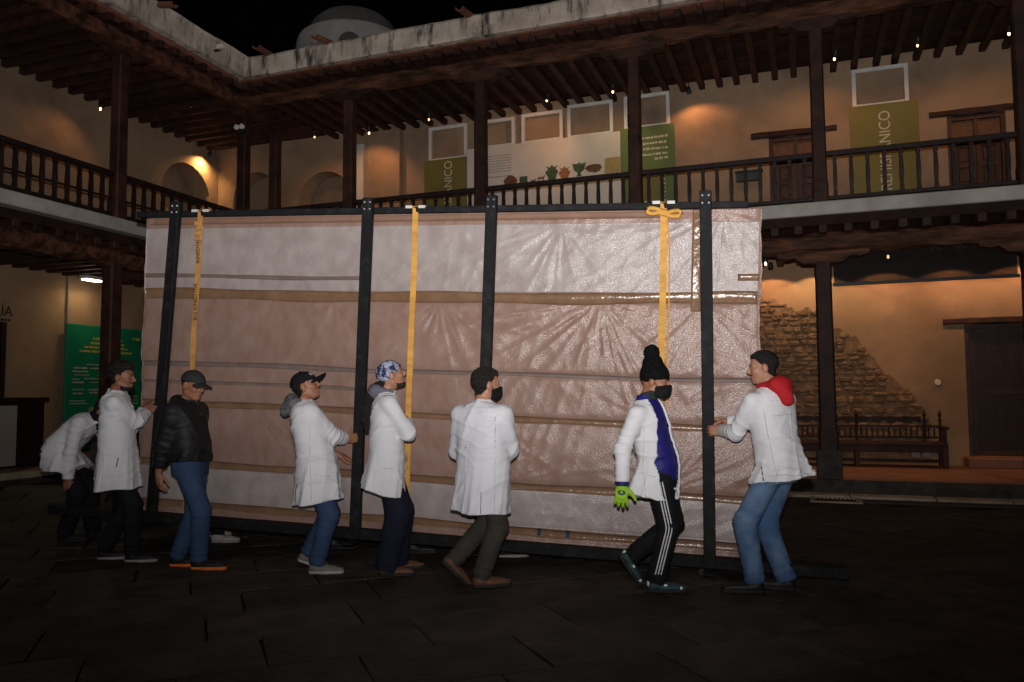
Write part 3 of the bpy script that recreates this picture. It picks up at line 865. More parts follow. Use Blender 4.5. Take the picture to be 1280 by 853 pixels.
def print_shape(poly, x, z, s, mat):
    v = [(x + a * s, YP - .034, z + b2 * s) for a, b2 in poly] + [(x + a * s, YP - .0305, z + b2 * s) for a, b2 in poly]
    n = len(poly); f = [tuple(range(n)), tuple(range(2 * n - 1, n - 1, -1))] + [(i, n + i, n + (i + 1) % n, (i + 1) % n) for i in range(n)]
    me = mesh("printed_artefact", v, f); bm = bmesh.new(); bm.from_mesh(me); bmesh.ops.recalc_face_normals(bm, faces=bm.faces[:]); bm.to_mesh(me); bm.free()
    obj("printed_artefact", me, mat, bd)
mask_ = [(math.cos(t_) * (1 + .12 * math.sin(5 * t_)), 1.05 * math.sin(t_)) for t_ in [i * math.pi / 9 for i in range(18)]]
jar = [(-.5, -1), (.5, -1), (.62, -.4), (.9, .0), (.75, .35), (.5, .45), (.8, .95), (.3, .7), (0, 1.1), (-.3, .7), (-.8, .95), (-.5, .45), (-.75, .35), (-.9, 0), (-.62, -.4)]
gob = [(-.35, -1), (.35, -1), (.2, -.5), (.75, -.1), (1, .9), (.4, .75), (0, .95), (-.4, .75), (-1, .9), (-.75, -.1), (-.2, -.5)]
bowl = [(-1.6, .1), (-1.2, .55), (-.4, .75), (.6, .75), (1.4, .6), (1.7, .1), (1.3, -.6), (.7, -.75), (.4, -.95), (.1, -.75), (-.8, -.6)]
sq = [(-1, -1), (1, -1), (1, 1), (-1, 1)]
dog = [(-1, -.6), (-.7, -.6), (-.6, -.2), (.3, -.2), (.4, -.6), (.7, -.6), (.7, .1), (1.1, .5), (.8, .8), (.4, .3), (-.8, .35), (-1, .1)]
for poly, x, z, s, mt in [(dog, -5.85, 5.64, .085, "art_brown"), (mask_, -5.48, 5.73, .14, "art_brown"), (sq, -5.20, 5.74, .085, "art_green"), (dog, -4.99, 5.71, .06, "art_brown"), (dog, -4.82, 5.75, .075, "art_brown"),
                          (jar, -4.60, 5.84, .15, "art_green"), (jar, -4.34, 5.80, .135, "art_rust"), (gob, -4.04, 5.85, .14, "art_green"), (bowl, -3.76, 5.84, .105, "art_brown"), (sq, -3.37, 5.86, .155, "art_ochre"),
                          (gob, -4.60, 5.1, .13, "art_rust"), (jar, -3.8, 5.0, .14, "art_brown")]:
    print_shape(poly, x, z, s, mt)
t, bd = exhibition("sage green text panel with white lines beside the long white panel", -3.20, -2.17, 6.55, [(-3.14, -2.26, 7.20)], "panel_green")
bars(bd, [(-2.98, -2.30, 6.30 - i * .11, .045) for i in range(4)] + [(-2.55, -2.30, 5.88, .05)] + [(-3.05, -2.35, 5.55 - i * .08, .03) for i in range(8)], "print_cream", YP - .03, rr)
box("printed_picture", (-2.85, YP - .036, 5.1), (-2.45, YP - .0305, 5.72), "panel_olive", bd)
t, bd = exhibition("olive green panel lettered PREHISPÁNICO standing between two upper doors", 0.88, 1.97, 6.44, [(0.94, 1.84, 7.12)], "panel_olive")
vertical_title(bd, 1.52, 4.78, 0.295)
for i, (x, z) in enumerate(((1.05, 4.45), (1.12, 4.75), (1.62, 4.4))):
    box("printed_tile", (x, YP - .034, z), (x + .12, YP - .0305, z + .10), "print_grey", bd)

tg = thing("wall_box", "small dark teal box mounted on the upper gallery wall", "box", (-.85, YW, 5.35))
box("case", (-1.08, YW - .13, 5.34), (-.62, YW - .002, 5.50), "teal_paint", tg, .008)
box("lid", (-1.10, YW - .15, 5.503), (-.60, YW - .002, 5.53), "teal_paint", tg, .004)

# ------------------------------------------------------------------ lamps
def lamp(label, pos, aim, energy, cone, col, blend=0.35, bulb="bulb_warm", group=None, size=0.045, top=7.2, r=0.02, show=True):
    p, a = Vector(pos), Vector(aim); d = (a - p).normalized()
    t = thing("spotlight", label, "lamp", pos, 0, group)
    Mx = Matrix.Translation(p) @ d.to_track_quat('Z', 'Y').to_matrix().to_4x4()
    me = lathe("housing", [(.012, -.115), (size * .75, -.105), (size, -.02), (size, .012), (size * .86, .012), (size * .82, -.018)], 14, close=False); me.transform(Mx)
    obj("housing", me, "iron", t, smooth=True)
    me = lathe("bulb", [(.004, -.030), (size * .30, -.022), (size * .40, 0), (size * .30, .022), (.004, .030)], 12); me.transform(Matrix.Translation(p + d * .015 + Vector((0, 0, -.03))) if show else Mx @ Matrix.Translation((0, 0, -.05)))
    obj("bulb", me, bulb, t)
    back = p - d * .06
    obj("bracket", tube_mesh("bracket", [back, (back.x, back.y, top + .01)], .009, 6), "iron", t)
    ld = bpy.data.lights.new("lamp_light", 'SPOT'); ld.energy = energy; ld.spot_size = R(cone); ld.spot_blend = blend; ld.color = col; ld.shadow_soft_size = r
    lo = bpy.data.objects.new("lamp_light", ld); COL.objects.link(lo)
    lo.parent = t; lo.location = d * .055 + Vector((0, 0, -.03 if show else 0)); lo.rotation_euler = d.to_track_quat('-Z', 'Y').to_euler()
    return t
OR, YE = (1.0, 0.46, 0.17), (1.0, 0.62, 0.26)
LAMPS = [
 ("spotlight washing the side gallery wall behind its first post", (-12.3, 11.15, 6.9), (-12.95, 10.6, 5.5), 19, 120, OR, .5),
 ("bright spotlight in the gallery corner glowing on the arch", (-12.78, 14.60, 7.0), (-13.0, 14.58, 6.6), 130, 140, (1.0, .55, .20), .8),
 ("spotlight beside the white board and pilaster", (-8.35, 14.25, 6.93), (-8.75, 15.2, 5.6), 48, 105, OR, .4),
 ("small spotlight above the olive panel beside the pilaster", (-6.82, 13.94, 6.92), (-7.4, 15.2, 5.0), 9, 80, OR, .5),
 ("spotlight above the middle of the long white panel", (-4.33, 13.81, 6.92), (-5.3, 15.2, 6.1), 42, 100, OR, .5),
 ("spotlight between the long white panel and the sage green panel", (-3.09, 13.83, 6.92), (-3.5, 15.2, 5.7), 40, 95, YE, .5),
 ("spotlight hung close to the wall right of the sage green panel", (-1.85, 14.72, 7.0), (-1.70, 15.15, 6.0), 36, 125, OR, .25),
 ("spotlight between the panelled door and its neighbouring olive panel", (0.62, 13.75, 6.92), (0.15, 15.2, 5.5), 48, 100, OR, .45),
 ("small spotlight above the olive panel between the doors", (1.83, 13.68, 6.92), (1.7, 15.2, 5.3), 26, 95, OR, .6),
 ("spotlight above the panelled door farthest along the gallery", (3.09, 13.72, 6.92), (2.9, 15.2, 5.3), 34, 100, OR, .5),
 ("small spotlight before the arched niche in the upper gallery", (-9.53, 14.03, 6.92), (-10.0, 15.4, 5.2), 22, 90, OR, .6)]
for L in LAMPS:
    lamp(L[0], L[1], L[2], L[3] * .56, min(150, L[4] + 12), L[5], min(.9, L[6] + .25), group="spotlights under the upper gallery rafters", show=not ("close to" in L[0] or "corner glowing" in L[0]), bulb="bulb_dim" if "small" in L[0] else "bulb_warm")
for i, (x, c, lab) in enumerate([(-.50, OR, "orange downlight above the rubble patch, nearest the wrapped crate"), (.28, YE, "yellow downlight on the wall beside the post and rubble"), (1.35, OR, "wall downlight above the end of the bench"),
                           (2.35, OR, "wall downlight above the lattice door's lintel end"), (3.35, OR, "wall downlight over the middle of the lattice door")]):
    lamp(lab, (x, 14.66, 3.62), (x, 15.1, 2.6), 22, 122, tuple(q_ + (1 - q_) * .12 for q_ in c), .18, group="downlights along the lower arcade wall", top=3.72, show=False)
lamp("small lit spotlight near the arcade post", (1.28, 13.58, 3.58), (1.4, 14.2, 0.2), 22, 95, OR, .6, group="ceiling spots of the lower arcade", top=3.72)
lamp("small lit spotlight beside the wrapped crate's edge", (-.54, 13.54, 3.58), (-.4, 14.2, 0.2), 14, 95, OR, .6, group="ceiling spots of the lower arcade", top=3.72)
# light strip over the green poster
st_ = thing("light_strip", "lit strip lamp under the joists above the green poster", "lamp", (-12.6, 11.35, 3.68))
box("housing", (-12.72, 11.15, 3.66), (-12.52, 11.56, 3.719), "white_paint", st_)
box("tube", (-12.69, 11.18, 3.635), (-12.55, 11.53, 3.658), "bulb_soft", st_)
ld = bpy.data.lights.new("strip_light", 'AREA'); ld.energy = 7; ld.shape = 'RECTANGLE'; ld.size = .14; ld.size_y = .34; ld.color = (1.0, .74, .40)
lo = bpy.data.objects.new("strip_light", ld); COL.objects.link(lo); lo.parent = st_; lo.location = (-.02, 0, -.055); lo.rotation_euler = (0, R(-18), 0)
tw = thing("twin_floodlight", "unlit twin floodlight fixed to the corner post", "lamp", (-9.93, 12.25, 6.5))
box("bracket", (-10.0, 12.2, 6.44), (-9.86, 12.29, 6.50), "iron", tw)
for dx in (-.06, .06):
    me = lathe("head", [(.03, -.05), (.05, 0), (.05, .03), (.045, .032)], 12); me.transform(Matrix.Translation((-9.93 + dx, 12.16, 6.54)) @ Matrix.Rotation(R(90), 4, 'X'))
    obj("head", me, "white_paint", tw, smooth=True)
cc = thing("security_camera", "small white camera fixed on the side parapet near the corner", "camera", (-9.70, 11.2, 7.66))
box("arm", (-9.76, 11.18, 7.58), (-9.60, 11.22, 7.61), "iron", cc)
box("housing", (-9.64, 11.14, 7.60), (-9.50, 11.22, 7.68), "white_paint", cc, .012)

# ------------------------------------------------------------------ lower arcade furniture
bl = thing("roller_blind", "dark see-through blind with a bottom bar hung below the arcade beam", "blind", (1.6, 12.52, 3.0))
box("mesh_screen", (0.45, 12.525, 3.03), (2.78, 12.53, 3.47), "blind_mesh", bl)
box("bottom_bar", (0.43, 12.505, 2.985), (2.80, 12.55, 3.03), "iron", bl)
bl2 = thing("roller_blind", "dark see-through blind beyond the far arcade post", "blind", (4.3, 12.52, 3.0))
box("mesh_screen", (3.05, 12.525, 3.03), (5.4, 12.53, 3.47), "blind_mesh", bl2)
box("bottom_bar", (3.03, 12.505, 2.985), (5.42, 12.55, 3.03), "iron", bl2)
bn = thing("bench", "long dark carved wooden bench against the rubble patched wall", "bench", (.9, 14.75, .2))
B0, B1 = -0.55, 2.13
box("seat", (B0, 14.45, 0.56), (B1, 14.98, 0.61), "wood", bn, .008)
box("seat_rail", (B0 + .05, 14.47, 0.46), (B1 - .05, 14.50, 0.557), "wood", bn)
for x in (B0, 0.75, B1 - .08):
    for yy in (14.46, 14.90):
        box("leg", (x, yy, .198), (x + .08, yy + .07, .558), "wood", bn, .006)
box("stretcher", (B0 + .05, 14.66, .28), (B1 - .05, 14.70, .33), "wood", bn)
box("arm_rest", (B1 - .09, 14.42, 0.83), (B1 + .02, 15.0, 0.87), "wood", bn, .006)
box("arm_post", (B1 - .075, 14.46, 0.612), (B1 - .015, 14.52, 0.828), "wood", bn)
for x in (B0, 0.78, B1 - .30, B1 - .07):
    me = lathe("back_post", [(.022, .613), (.022, .95), (.032, .97), (.018, 1.0), (.03, 1.05), (.016, 1.10), (.004, 1.13)], 8); me.transform(Matrix.Translation((x + .03, 14.95, 0)))
    obj("back_post", me, "wood", bn)
box("back_rail", (B0, 14.94, 0.84), (B1, 14.965, 0.875), "wood", bn)
box("back_rail", (B0, 14.94, 0.66), (B1, 14.965, 0.69), "wood", bn)
sp_ = lathe("spindle", [(.010, .69), (.016, .75), (.010, .78), (.016, .80), (.010, .84)], 6)
for i in range(30):
    obj("spindle", sp_, "wood", bn, loc=(B0 + .06 + i * (B1 - B0 - .1) / 30, 14.952, 0))
v, f = [], []
xs = [B0 + (B1 - .32 - B0) * i / 120 for i in range(121)]
for x in xs:
    s = abs(math.sin((x - B0) * 14.0))
    for yy in (14.943, 14.962): v.append((x, yy, .962 - .045 * s)); v.append((x, yy, 1.015 + .012 * s))
for i in range(120):
    a = i * 4
    f += [(a, a + 4, a + 5, a + 1), (a + 2, a + 3, a + 7, a + 6), (a + 1, a + 5, a + 7, a + 3), (a, a + 2, a + 6, a + 4)]
f += [(0, 1, 3, 2), (480, 482, 483, 481)]
obj("carved_crest", mesh("carved_crest", v, f), "wood", bn)
for i, x in enumerate((1.62, 1.78)):
    box("lower_panel", (x, 14.655, .36), (x + .12, 14.662, .44), "print_grey", bn)
ds = tag(obj("wall_disc", lathe("wall_disc", [(.05, 0), (.05, .02), (.042, .03)], 16), "white_paint", None, loc=(2.12, YW - .002, 1.59), rot=(R(90), 0, 0)), "small pale round plate on the wall between bench and lattice door", "plate")
po = thing("green_poster", "tall green poster panel covered in rows of pale yellow print", "poster", (-12.9, 12.0, .4))
pbd = box("board", (-12.93, 11.06, 0.398), (-12.88, 12.92, 2.82), "poster_green", po, .004)
rr = random.Random(3)
def bars_y(rows, mat):
    v, f = [], []
    for (ya, yb, z, h) in rows:
        y = ya
        while y < yb:
            w = min(rr.uniform(.6, 2.4) * h, yb - y)
            if w > h * .3:
                nn = len(v); v += boxv((-12.88, y, z), (-12.877, y + w, z + h * rr.uniform(.7, 1))); f += [tuple(i + nn for i in q) for q in BOXF]
            y += w + h * rr.uniform(.25, .6)
    tag(obj("printed_lines", mesh("printed_lines", v, f), mat, pbd), kind="stuff")
bars_y([(11.65, 12.35, 2.55, .05), (11.60, 12.4, 2.46, .045), (11.45, 12.5, 2.38, .045), (11.35, 12.6, 2.30, .05), (12.62, 12.8, 2.6, .06), (11.15, 11.35, .95, .04), (11.6, 11.8, 1.2, .05)], "print_yellow")
rows = []
for i in range(24):
    z_ = 2.05 - i * .068
    y_ = 11.15 + rr.uniform(0, .1)
    while y_ < 12.75:
        w = rr.uniform(.15, .4)
        if rr.random() > .4: rows.append((y_, min(y_ + w, 12.8), z_ + rr.uniform(-.01, .01), rr.choice((.018, .024, .036))))
        y_ += w + rr.uniform(.08, .2)
bars_y(rows, "print_cream")
me = text_mesh("RÍA", .24, .004, 'RIGHT'); me.transform(Matrix.Translation((-12.985, 10.05, 2.86)) @ Matrix.Rotation(R(90), 4, 'Z') @ Matrix.Rotation(R(90), 4, 'X'))
sg = thing("wall_lettering", "black wall lettering ending RÍA above the dark doorway", "sign", (-12.99, 9.6, 2.86))
obj("letters", me, "black_letter", sg)
v, f = [], []
rr = random.Random(8)
yy = 9.62
while yy < 10.02:
    w = rr.uniform(.03, .08); nn = len(v); v += boxv((-12.998, yy, 2.765), (-12.993, min(yy + w, 10.03), 2.81)); f += [tuple(i + nn for i in q) for q in BOXF]; yy += w + .02
tag(obj("small_print", mesh("small_print", v, f), "black_letter", sg), kind="stuff")
dk = thing("reception_desk", "dark reception desk with a pale front panel by the doorway", "desk", (-11.3, 8.7, .4))
box("carcass", (-11.75, 7.4, .398), (-11.05, 9.14, 1.38), "dark_wood", dk, .01)
box("top", (-11.80, 7.36, 1.382), (-11.0, 9.18, 1.44), "dark_wood", dk, .008)
box("front_panel", (-11.047, 7.42, .43), (-11.02, 8.66, 1.32), "desk_white", dk, .004)

# ------------------------------------------------------------------ implicit-surface modelling (people and clothes)
def surface_nets(fn, lo, hi, h):
    lo = np.array(lo, np.float32); hi = np.array(hi, np.float32)
    n = np.maximum(4, np.ceil((hi - lo) / h).astype(int) + 1)
    ax = [lo[i] + h * np.arange(n[i], dtype=np.float32) for i in range(3)]
    X, Y, Z = np.meshgrid(*ax, indexing='ij')
    P = np.stack([X.ravel(), Y.ravel(), Z.ravel()], 1)
    D = fn(P).reshape(n).astype(np.float32)
    # keep the border outside so that the surface closes
    for s in (0, -1):
        D[s] = np.maximum(D[s], h * .5); D[:, s] = np.maximum(D[:, s], h * .5); D[:, :, s] = np.maximum(D[:, :, s], h * .5)
    S = D < 0
    cs = [(i, j, k) for i in (0, 1) for j in (0, 1) for k in (0, 1)]
    sl = lambda o, m: slice(o, m - 1 + o)
    cnt = sum(S[sl(i, n[0]), sl(j, n[1]), sl(k, n[2])].astype(np.int8) for i, j, k in cs)
    act = (cnt > 0) & (cnt < 8)
    I, J, K = np.nonzero(act)
    m = len(I)
    idx = -np.ones(act.shape, int); idx[I, J, K] = np.arange(m)
    acc = np.zeros((m, 3), np.float32); num = np.zeros(m, np.float32)
    for a in range(3):
        oth = [x for x in range(3) if x != a]
        for p in (0, 1):
            for q in (0, 1):
                o0 = [0, 0, 0]; o0[oth[0]] = p; o0[oth[1]] = q
                o1 = list(o0); o1[a] = 1
                d0 = D[I + o0[0], J + o0[1], K + o0[2]]; d1 = D[I + o1[0], J + o1[1], K + o1[2]]
                c = (d0 < 0) != (d1 < 0)
                t = np.where(c, d0 / np.where(c, d0 - d1, 1), 0)
                pos = np.tile(np.array(o0, np.float32), (m, 1)); pos[:, a] = t
                acc[c] += pos[c]; num[c] += 1
    V = lo + h * (np.stack([I, J, K], 1) + acc / num[:, None])
    F = []
    for a in range(3):
        b_, c_ = (a + 1) % 3, (a + 2) % 3
        s0 = [slice(None)] * 3; s1 = [slice(None)] * 3
        s0[a] = slice(0, -1); s1[a] = slice(1, None)
        ch = S[tuple(s0)] != S[tuple(s1)]
        E = np.array(np.nonzero(ch)).T
        E = E[(E[:, b_] > 0) & (E[:, c_] > 0) & (E[:, b_] < n[b_] - 1) & (E[:, c_] < n[c_] - 1)]
        def cell(db, dc):
            e = E.copy(); e[:, b_] -= db; e[:, c_] -= dc
            return idx[e[:, 0], e[:, 1], e[:, 2]]
        q = np.stack([cell(1, 1), cell(0, 1), cell(0, 0), cell(1, 0)], 1)
        inside = S[E[:, 0], E[:, 1], E[:, 2]]
        q[~inside] = q[~inside][:, ::-1]
        F.append(q)
    return V, np.concatenate(F)

def smooth_verts(V, F, it=1, lam=0.5):
    for _ in range(it):
        acc = np.zeros_like(V); num = np.zeros(len(V), np.float32)
        for k in range(4):
            a, b_ = F[:, k], F[:, (k + 1) % 4]
            for c in range(3):
                acc[:, c] += np.bincount(a, V[b_, c], len(V)) + np.bincount(b_, V[a, c], len(V))
            num += np.bincount(a, minlength=len(V)) + np.bincount(b_, minlength=len(V))
        V = V + lam * (acc / np.maximum(num, 1)[:, None] - V)
    return V

def np_mesh(name, V, F):
    me = bpy.data.meshes.new(name)
    V = np.asarray(V, np.float32); F = np.asarray(F, np.int32)
    me.vertices.add(len(V)); me.vertices.foreach_set("co", V.ravel())
    me.loops.add(F.size); me.loops.foreach_set("vertex_index", F.ravel())
    me.polygons.add(len(F)); me.polygons.foreach_set("loop_start", np.arange(0, F.size, 4, dtype=np.int32))
    me.update(calc_edges=True); me.validate()
    me.polygons.foreach_set("use_smooth", np.ones(len(F), bool))
    return me

A = lambda *a: np.array(a, np.float32)
def unit(v):
    v = np.asarray(v, np.float32); return v / max(1e-6, float(np.linalg.norm(v)))
def rcone(P, a, b_, ra, rb):
    a, b_ = np.asarray(a, np.float32), np.asarray(b_, np.float32)
    ba = b_ - a; t = np.clip((P - a) @ ba / max(1e-9, float(ba @ ba)), 0, 1)
    return np.linalg.norm(P - a - t[:, None] * ba, axis=1) - (ra + (rb - ra) * t)
def ell(P, c, r, M=None):
    q = P - np.asarray(c, np.float32)
    if M is not None: q = q @ M
    r = np.asarray(r, np.float32)
    k0 = np.linalg.norm(q / r, axis=1); k1 = np.linalg.norm(q / (r * r), axis=1)
    return k0 * (k0 - 1) / np.maximum(k1, 1e-6)
def smin(a, b_, k):
    h = np.clip(.5 + .5 * (b_ - a) / k, 0, 1)
    return b_ + (a - b_) * h - k * h * (1 - h)
def smax(a, b_, k): return -smin(-a, -b_, k)
_ns = np.random.RandomState(4)
_nd = _ns.randn(14, 3).astype(np.float32); _nd /= np.linalg.norm(_nd, axis=1)[:, None]; _np = _ns.rand(14).astype(np.float32) * 6.28
def wob(P, f, seed=0.0):
    w = P * f
    s = np.sin(w @ _nd[0] + _np[0] + seed) + np.sin(w @ _nd[1] * 1.3 + _np[1] + 2 * seed)
    w2 = w + .8 * np.stack([np.sin(w @ _nd[2] + seed), np.sin(w @ _nd[3] + 1.3 * seed), np.sin(w @ _nd[4])], 1)
    s2 = np.sin(w2 @ _nd[5] * 2.1 + _np[5]) + np.sin(w2 @ _nd[6] * 2.6 + seed) + .6 * np.sin(w2 @ _nd[7] * 4.7 + _np[7])
    return (s + .7 * s2) / 3.5
def ang2(a): return A(math.cos(R(a)), math.sin(R(a)), 0)
def loft(P, pts):
    """pts: (centre, half width, half depth, heading deg)"""
    # resample smoothly
    cs = np.array([p[0] for p in pts], np.float32); par = np.array([[p[1], p[2], p[3]] for p in pts], np.float32)
    n = len(pts); out = None
    ts = np.linspace(0, n - 1, (n - 1) * 3 + 1)
    def cat(arr, t):
        i = min(int(t), n - 2); u = t - i
        p0, p1, p2, p3 = arr[max(i - 1, 0)], arr[i], arr[i + 1], arr[min(i + 2, n - 1)]
        return .5 * ((2 * p1) + (p2 - p0) * u + (2 * p0 - 5 * p1 + 4 * p2 - p3) * u * u + (3 * p1 - p0 - 3 * p2 + p3) * u ** 3)
    C_ = [cat(cs, t) for t in ts]; Q = [cat(par, t) for t in ts]
    for i in range(len(ts) - 1):
        c0, c1 = C_[i], C_[i + 1]; ax = c1 - c0; L = float(np.linalg.norm(ax)); ax = ax / L
        tt = np.clip((P - c0) @ ax / L, 0, 1)
        q = P - c0 - (tt * L)[:, None] * ax
        w = Q[i][0] + (Q[i + 1][0] - Q[i][0]) * tt; d = Q[i][1] + (Q[i + 1][1] - Q[i][1]) * tt
        hd = R(float((Q[i][2] + Q[i + 1][2]) / 2))
        side = A(-math.sin(hd), math.cos(hd), 0); side = unit(side - ax * (side @ ax)); fr = np.cross(side, ax)
        s, f_, a = q @ side, q @ fr, q @ ax
        e = ((np.abs(s) / w) ** 2.3 + (np.abs(f_) / d) ** 2.3 + 1e-9) ** (1 / 2.3)
        val = np.maximum((e - 1) * np.minimum(w, d), np.abs(a) - .03)
        out = val if out is None else np.minimum(out, val)
    return out
def ik(s, t, l1, l2, pole):
    s, t = A(*s), A(*t); d = t - s; L = float(np.linalg.norm(d)); L2 = min(L, (l1 + l2) * .998)
    x = (l1 * l1 - l2 * l2 + L2 * L2) / (2 * L2); h = math.sqrt(max(0, l1 * l1 - x * x))
    dn = d / L; p = A(*pole); p = unit(p - dn * (p @ dn))
    return s + dn * x + p * h, s + dn * L2

def build(name, fn, lo, hi, h, mat, parent, sm=1, M=None):
    V, F = surface_nets(fn, lo, hi, h)
    if sm: V = smooth_verts(V, F, sm)
    if M is not None: V = V @ M[:3, :3].T + M[:3, 3]
    return obj(name, np_mesh(name, V, F), mat, parent, local=True)
def bb(points, pad):
    p = np.array(points, np.float32); return p.min(0) - pad, p.max(0) + pad
def frame(o, x, z):
    """4x4 with axes x (forward) and approx z (up)"""
    x = unit(x); z = unit(np.asarray(z, np.float32) - x * float(np.dot(x, z))); y = np.cross(z, x)
    M = np.eye(4, dtype=np.float32); M[:3, 0], M[:3, 1], M[:3, 2], M[:3, 3] = x, y, z, o
    return M

# --- heads (local: x forward, y left, z up; about 0.225 m high)
def cranium(P): return ell(P, (-.014, 0, .030), (.099, .077, .086))
def head_fn(neck):
    def fn(P):
        d = cranium(P)
        d = smin(d, ell(P, (.020, 0, -.040), (.070, .060, .078)), .03)
        d = smin(d, ell(P, (.058, 0, -.096), (.030, .030, .020)), .025)
        for s in (-1, 1):
            d = smin(d, rcone(P, (-.015, .052 * s, -.055), (.045, .028 * s, -.092), .018, .016), .022)
            d = smin(d, rcone(P, (.080, .014 * s, .026), (.066, .046 * s, .024), .010, .010), .012)
            d = smin(d, ell(P, (.058, .040 * s, -.022), (.022, .020, .020)), .02)
            d = smax(d, -ell(P, (.094, .032 * s, .006), (.018, .019, .011)), .010)
            d = smin(d, ell(P, (.092, .013 * s, -.030), (.011, .008, .008)), .006)
            d = smin(d, ell(P, (-.014, .081 * s, -.006), (.023, .012, .034)), .006)
        d = smin(d, rcone(P, (.086, 0, .018), (.108, 0, -.022), .008, .0125), .010)
        d = smin(d, ell(P, (.083, 0, -.056), (.013, .026, .007)), .006)
        d = smin(d, ell(P, (.081, 0, -.069), (.012, .022, .008)), .006)
        d = smin(d, rcone(P, (-.030, 0, -.05), neck, .052, .056), .03)
        return d
    return fn
def hand_fn(curl, thumb, spread=0.05, ts=1.0):
    """local: x wrist to knuckles, z back of the hand, thumb on +y*ts"""
    fing = [(.034, .068, .0088), (.012, .078, .0092), (-.011, .073, .0088), (-.032, .058, .0078)]
    segs = []
    for k, (y, L, r) in enumerate(fing):
        p = A(.092 - abs(y) * .15, y * ts, 0); a = 0
        sp = (y / .034) * spread * ts
        for j, fr in enumerate((.45, .30, .25)):
            a += R(curl[j] * (1 + .06 * k))
            q = p + L * fr * A(math.cos(a) * math.cos(sp), math.sin(sp), -math.sin(a))
            segs.append((p, q, r * (1 - .08 * j), r * (1 - .08 * (j + 1)))); p = q
    th = [A(.025, .030 * ts, -.006)]
    for d_, L in zip(thumb, (.040, .034, .026)):
        th.append(th[-1] + L * unit(A(d_[0], d_[1] * ts, d_[2])))
    def fn(P):
        d = ell(P, (.048, 0, 0), (.058, .044, .017))
        d = smin(d, rcone(P, (.02, .012 * ts, -.004), (.085, .022 * ts, 0), .015, .013), .015)
        d = smin(d, rcone(P, (.02, -.014 * ts, -.004), (.080, -.024 * ts, 0), .015, .012), .015)
        d = smin(d, rcone(P, (-.05, 0, 0), (.015, 0, 0), .026, .024), .02)
        for a, b_, r0, r1 in segs: d = smin(d, rcone(P, a, b_, r0, r1), .005)
        for k in range(3): d = smin(d, rcone(P, th[k], th[k + 1], .0135 - .0018 * k, .0117 - .0018 * k), .007)
        return d
    return fn
GRIP = ((48, 62, 45), ((.5, .75, -.45), (.75, .25, -.75), (.6, -.1, -.8)))
THUMBUP = ((50, 65, 50), ((.35, .9, -.1), (.3, .95, 0), (.25, .95, 0)))
RELAX = ((18, 24, 18), ((.65, .6, -.3), (.8, .35, -.3), (.9, .2, -.2)))
FLAT = ((6, 8, 6), ((.6, .75, -.1), (.75, .6, -.05), (.85, .45, 0)))

def shoe(parent, M, upper, sole, lift=1.0, high=0.0, refl=False):
    def foot2(P):
        a = rcone(np.stack([P[:, 0], P[:, 1], P[:, 2] * 0], 1), (-.045, 0, 0), (.06, -.0, 0), .034, .038)
        b_ = rcone(np.stack([P[:, 0], P[:, 1], P[:, 2] * 0], 1), (.06, 0, 0), (.165, .006, 0), .040, .034)
        return smin(a, b_, .03)
    def fs(P): return smax(foot2(P) - .005, np.abs(P[:, 2] - .014) - .014, .006)
    def fu(P):
        d = smax(foot2(P), np.abs(P[:, 2] - .03) - .018, .012)
        d = smin(d, rcone(P, (-.03, 0, .045), (.125, .004, .034), .036, .028), .03)
        d = smin(d, rcone(P, (-.032, 0, .05), (-.022, 0, .095 + high), .038, .046), .03)
        return smax(d, .022 - P[:, 2], .004) + .0015 * wob(P, 60)
    s = build("shoe", fu, (-.10, -.07, .0), (.22, .07, .16 + high), .008, upper, parent, 1, M)
    build("sole", fs, (-.10, -.07, -.01), (.22, .07, .045), .007, sole, s, 1, M)
    if refl:
        for c in ((-.074, -.014, .058), (.045, -.034, .050), (.150, -.024, .034)):
            for sg_ in (1, -1):
                build("reflector", lambda P, c=c, sg_=sg_: ell(P, (c[0], c[1] * sg_, c[2]), (.018 if c[0] > -.05 else .009, .009 if c[0] > -.05 else .020, .015 if c[0] > -.05 else .022)), A(c[0], c[1] * sg_, c[2]) - .025, A(c[0], c[1] * sg_, c[2]) + .025, .006, "reflector", s, 1, M)
    return s

def eye(parent, M, s):
    me = bpy.data.meshes.new("eye"); bm = bmesh.new()
    bmesh.ops.create_uvsphere(bm, u_segments=10, v_segments=8, radius=.0118)
    for f_ in bm.faces:
        f_.material_index = 1 if f_.calc_center_median().x > .0082 else 0; f_.smooth = True
    bm.to_mesh(me); bm.free()
    me.materials.append(MATS["eye_white"]); me.materials.append(MATS["iris"])
    Mm = Matrix(M.tolist()) @ Matrix.Translation((.0755, .032 * s, .006))
    me.transform(Mm)
    obj("eye", me, None, parent, local=True)

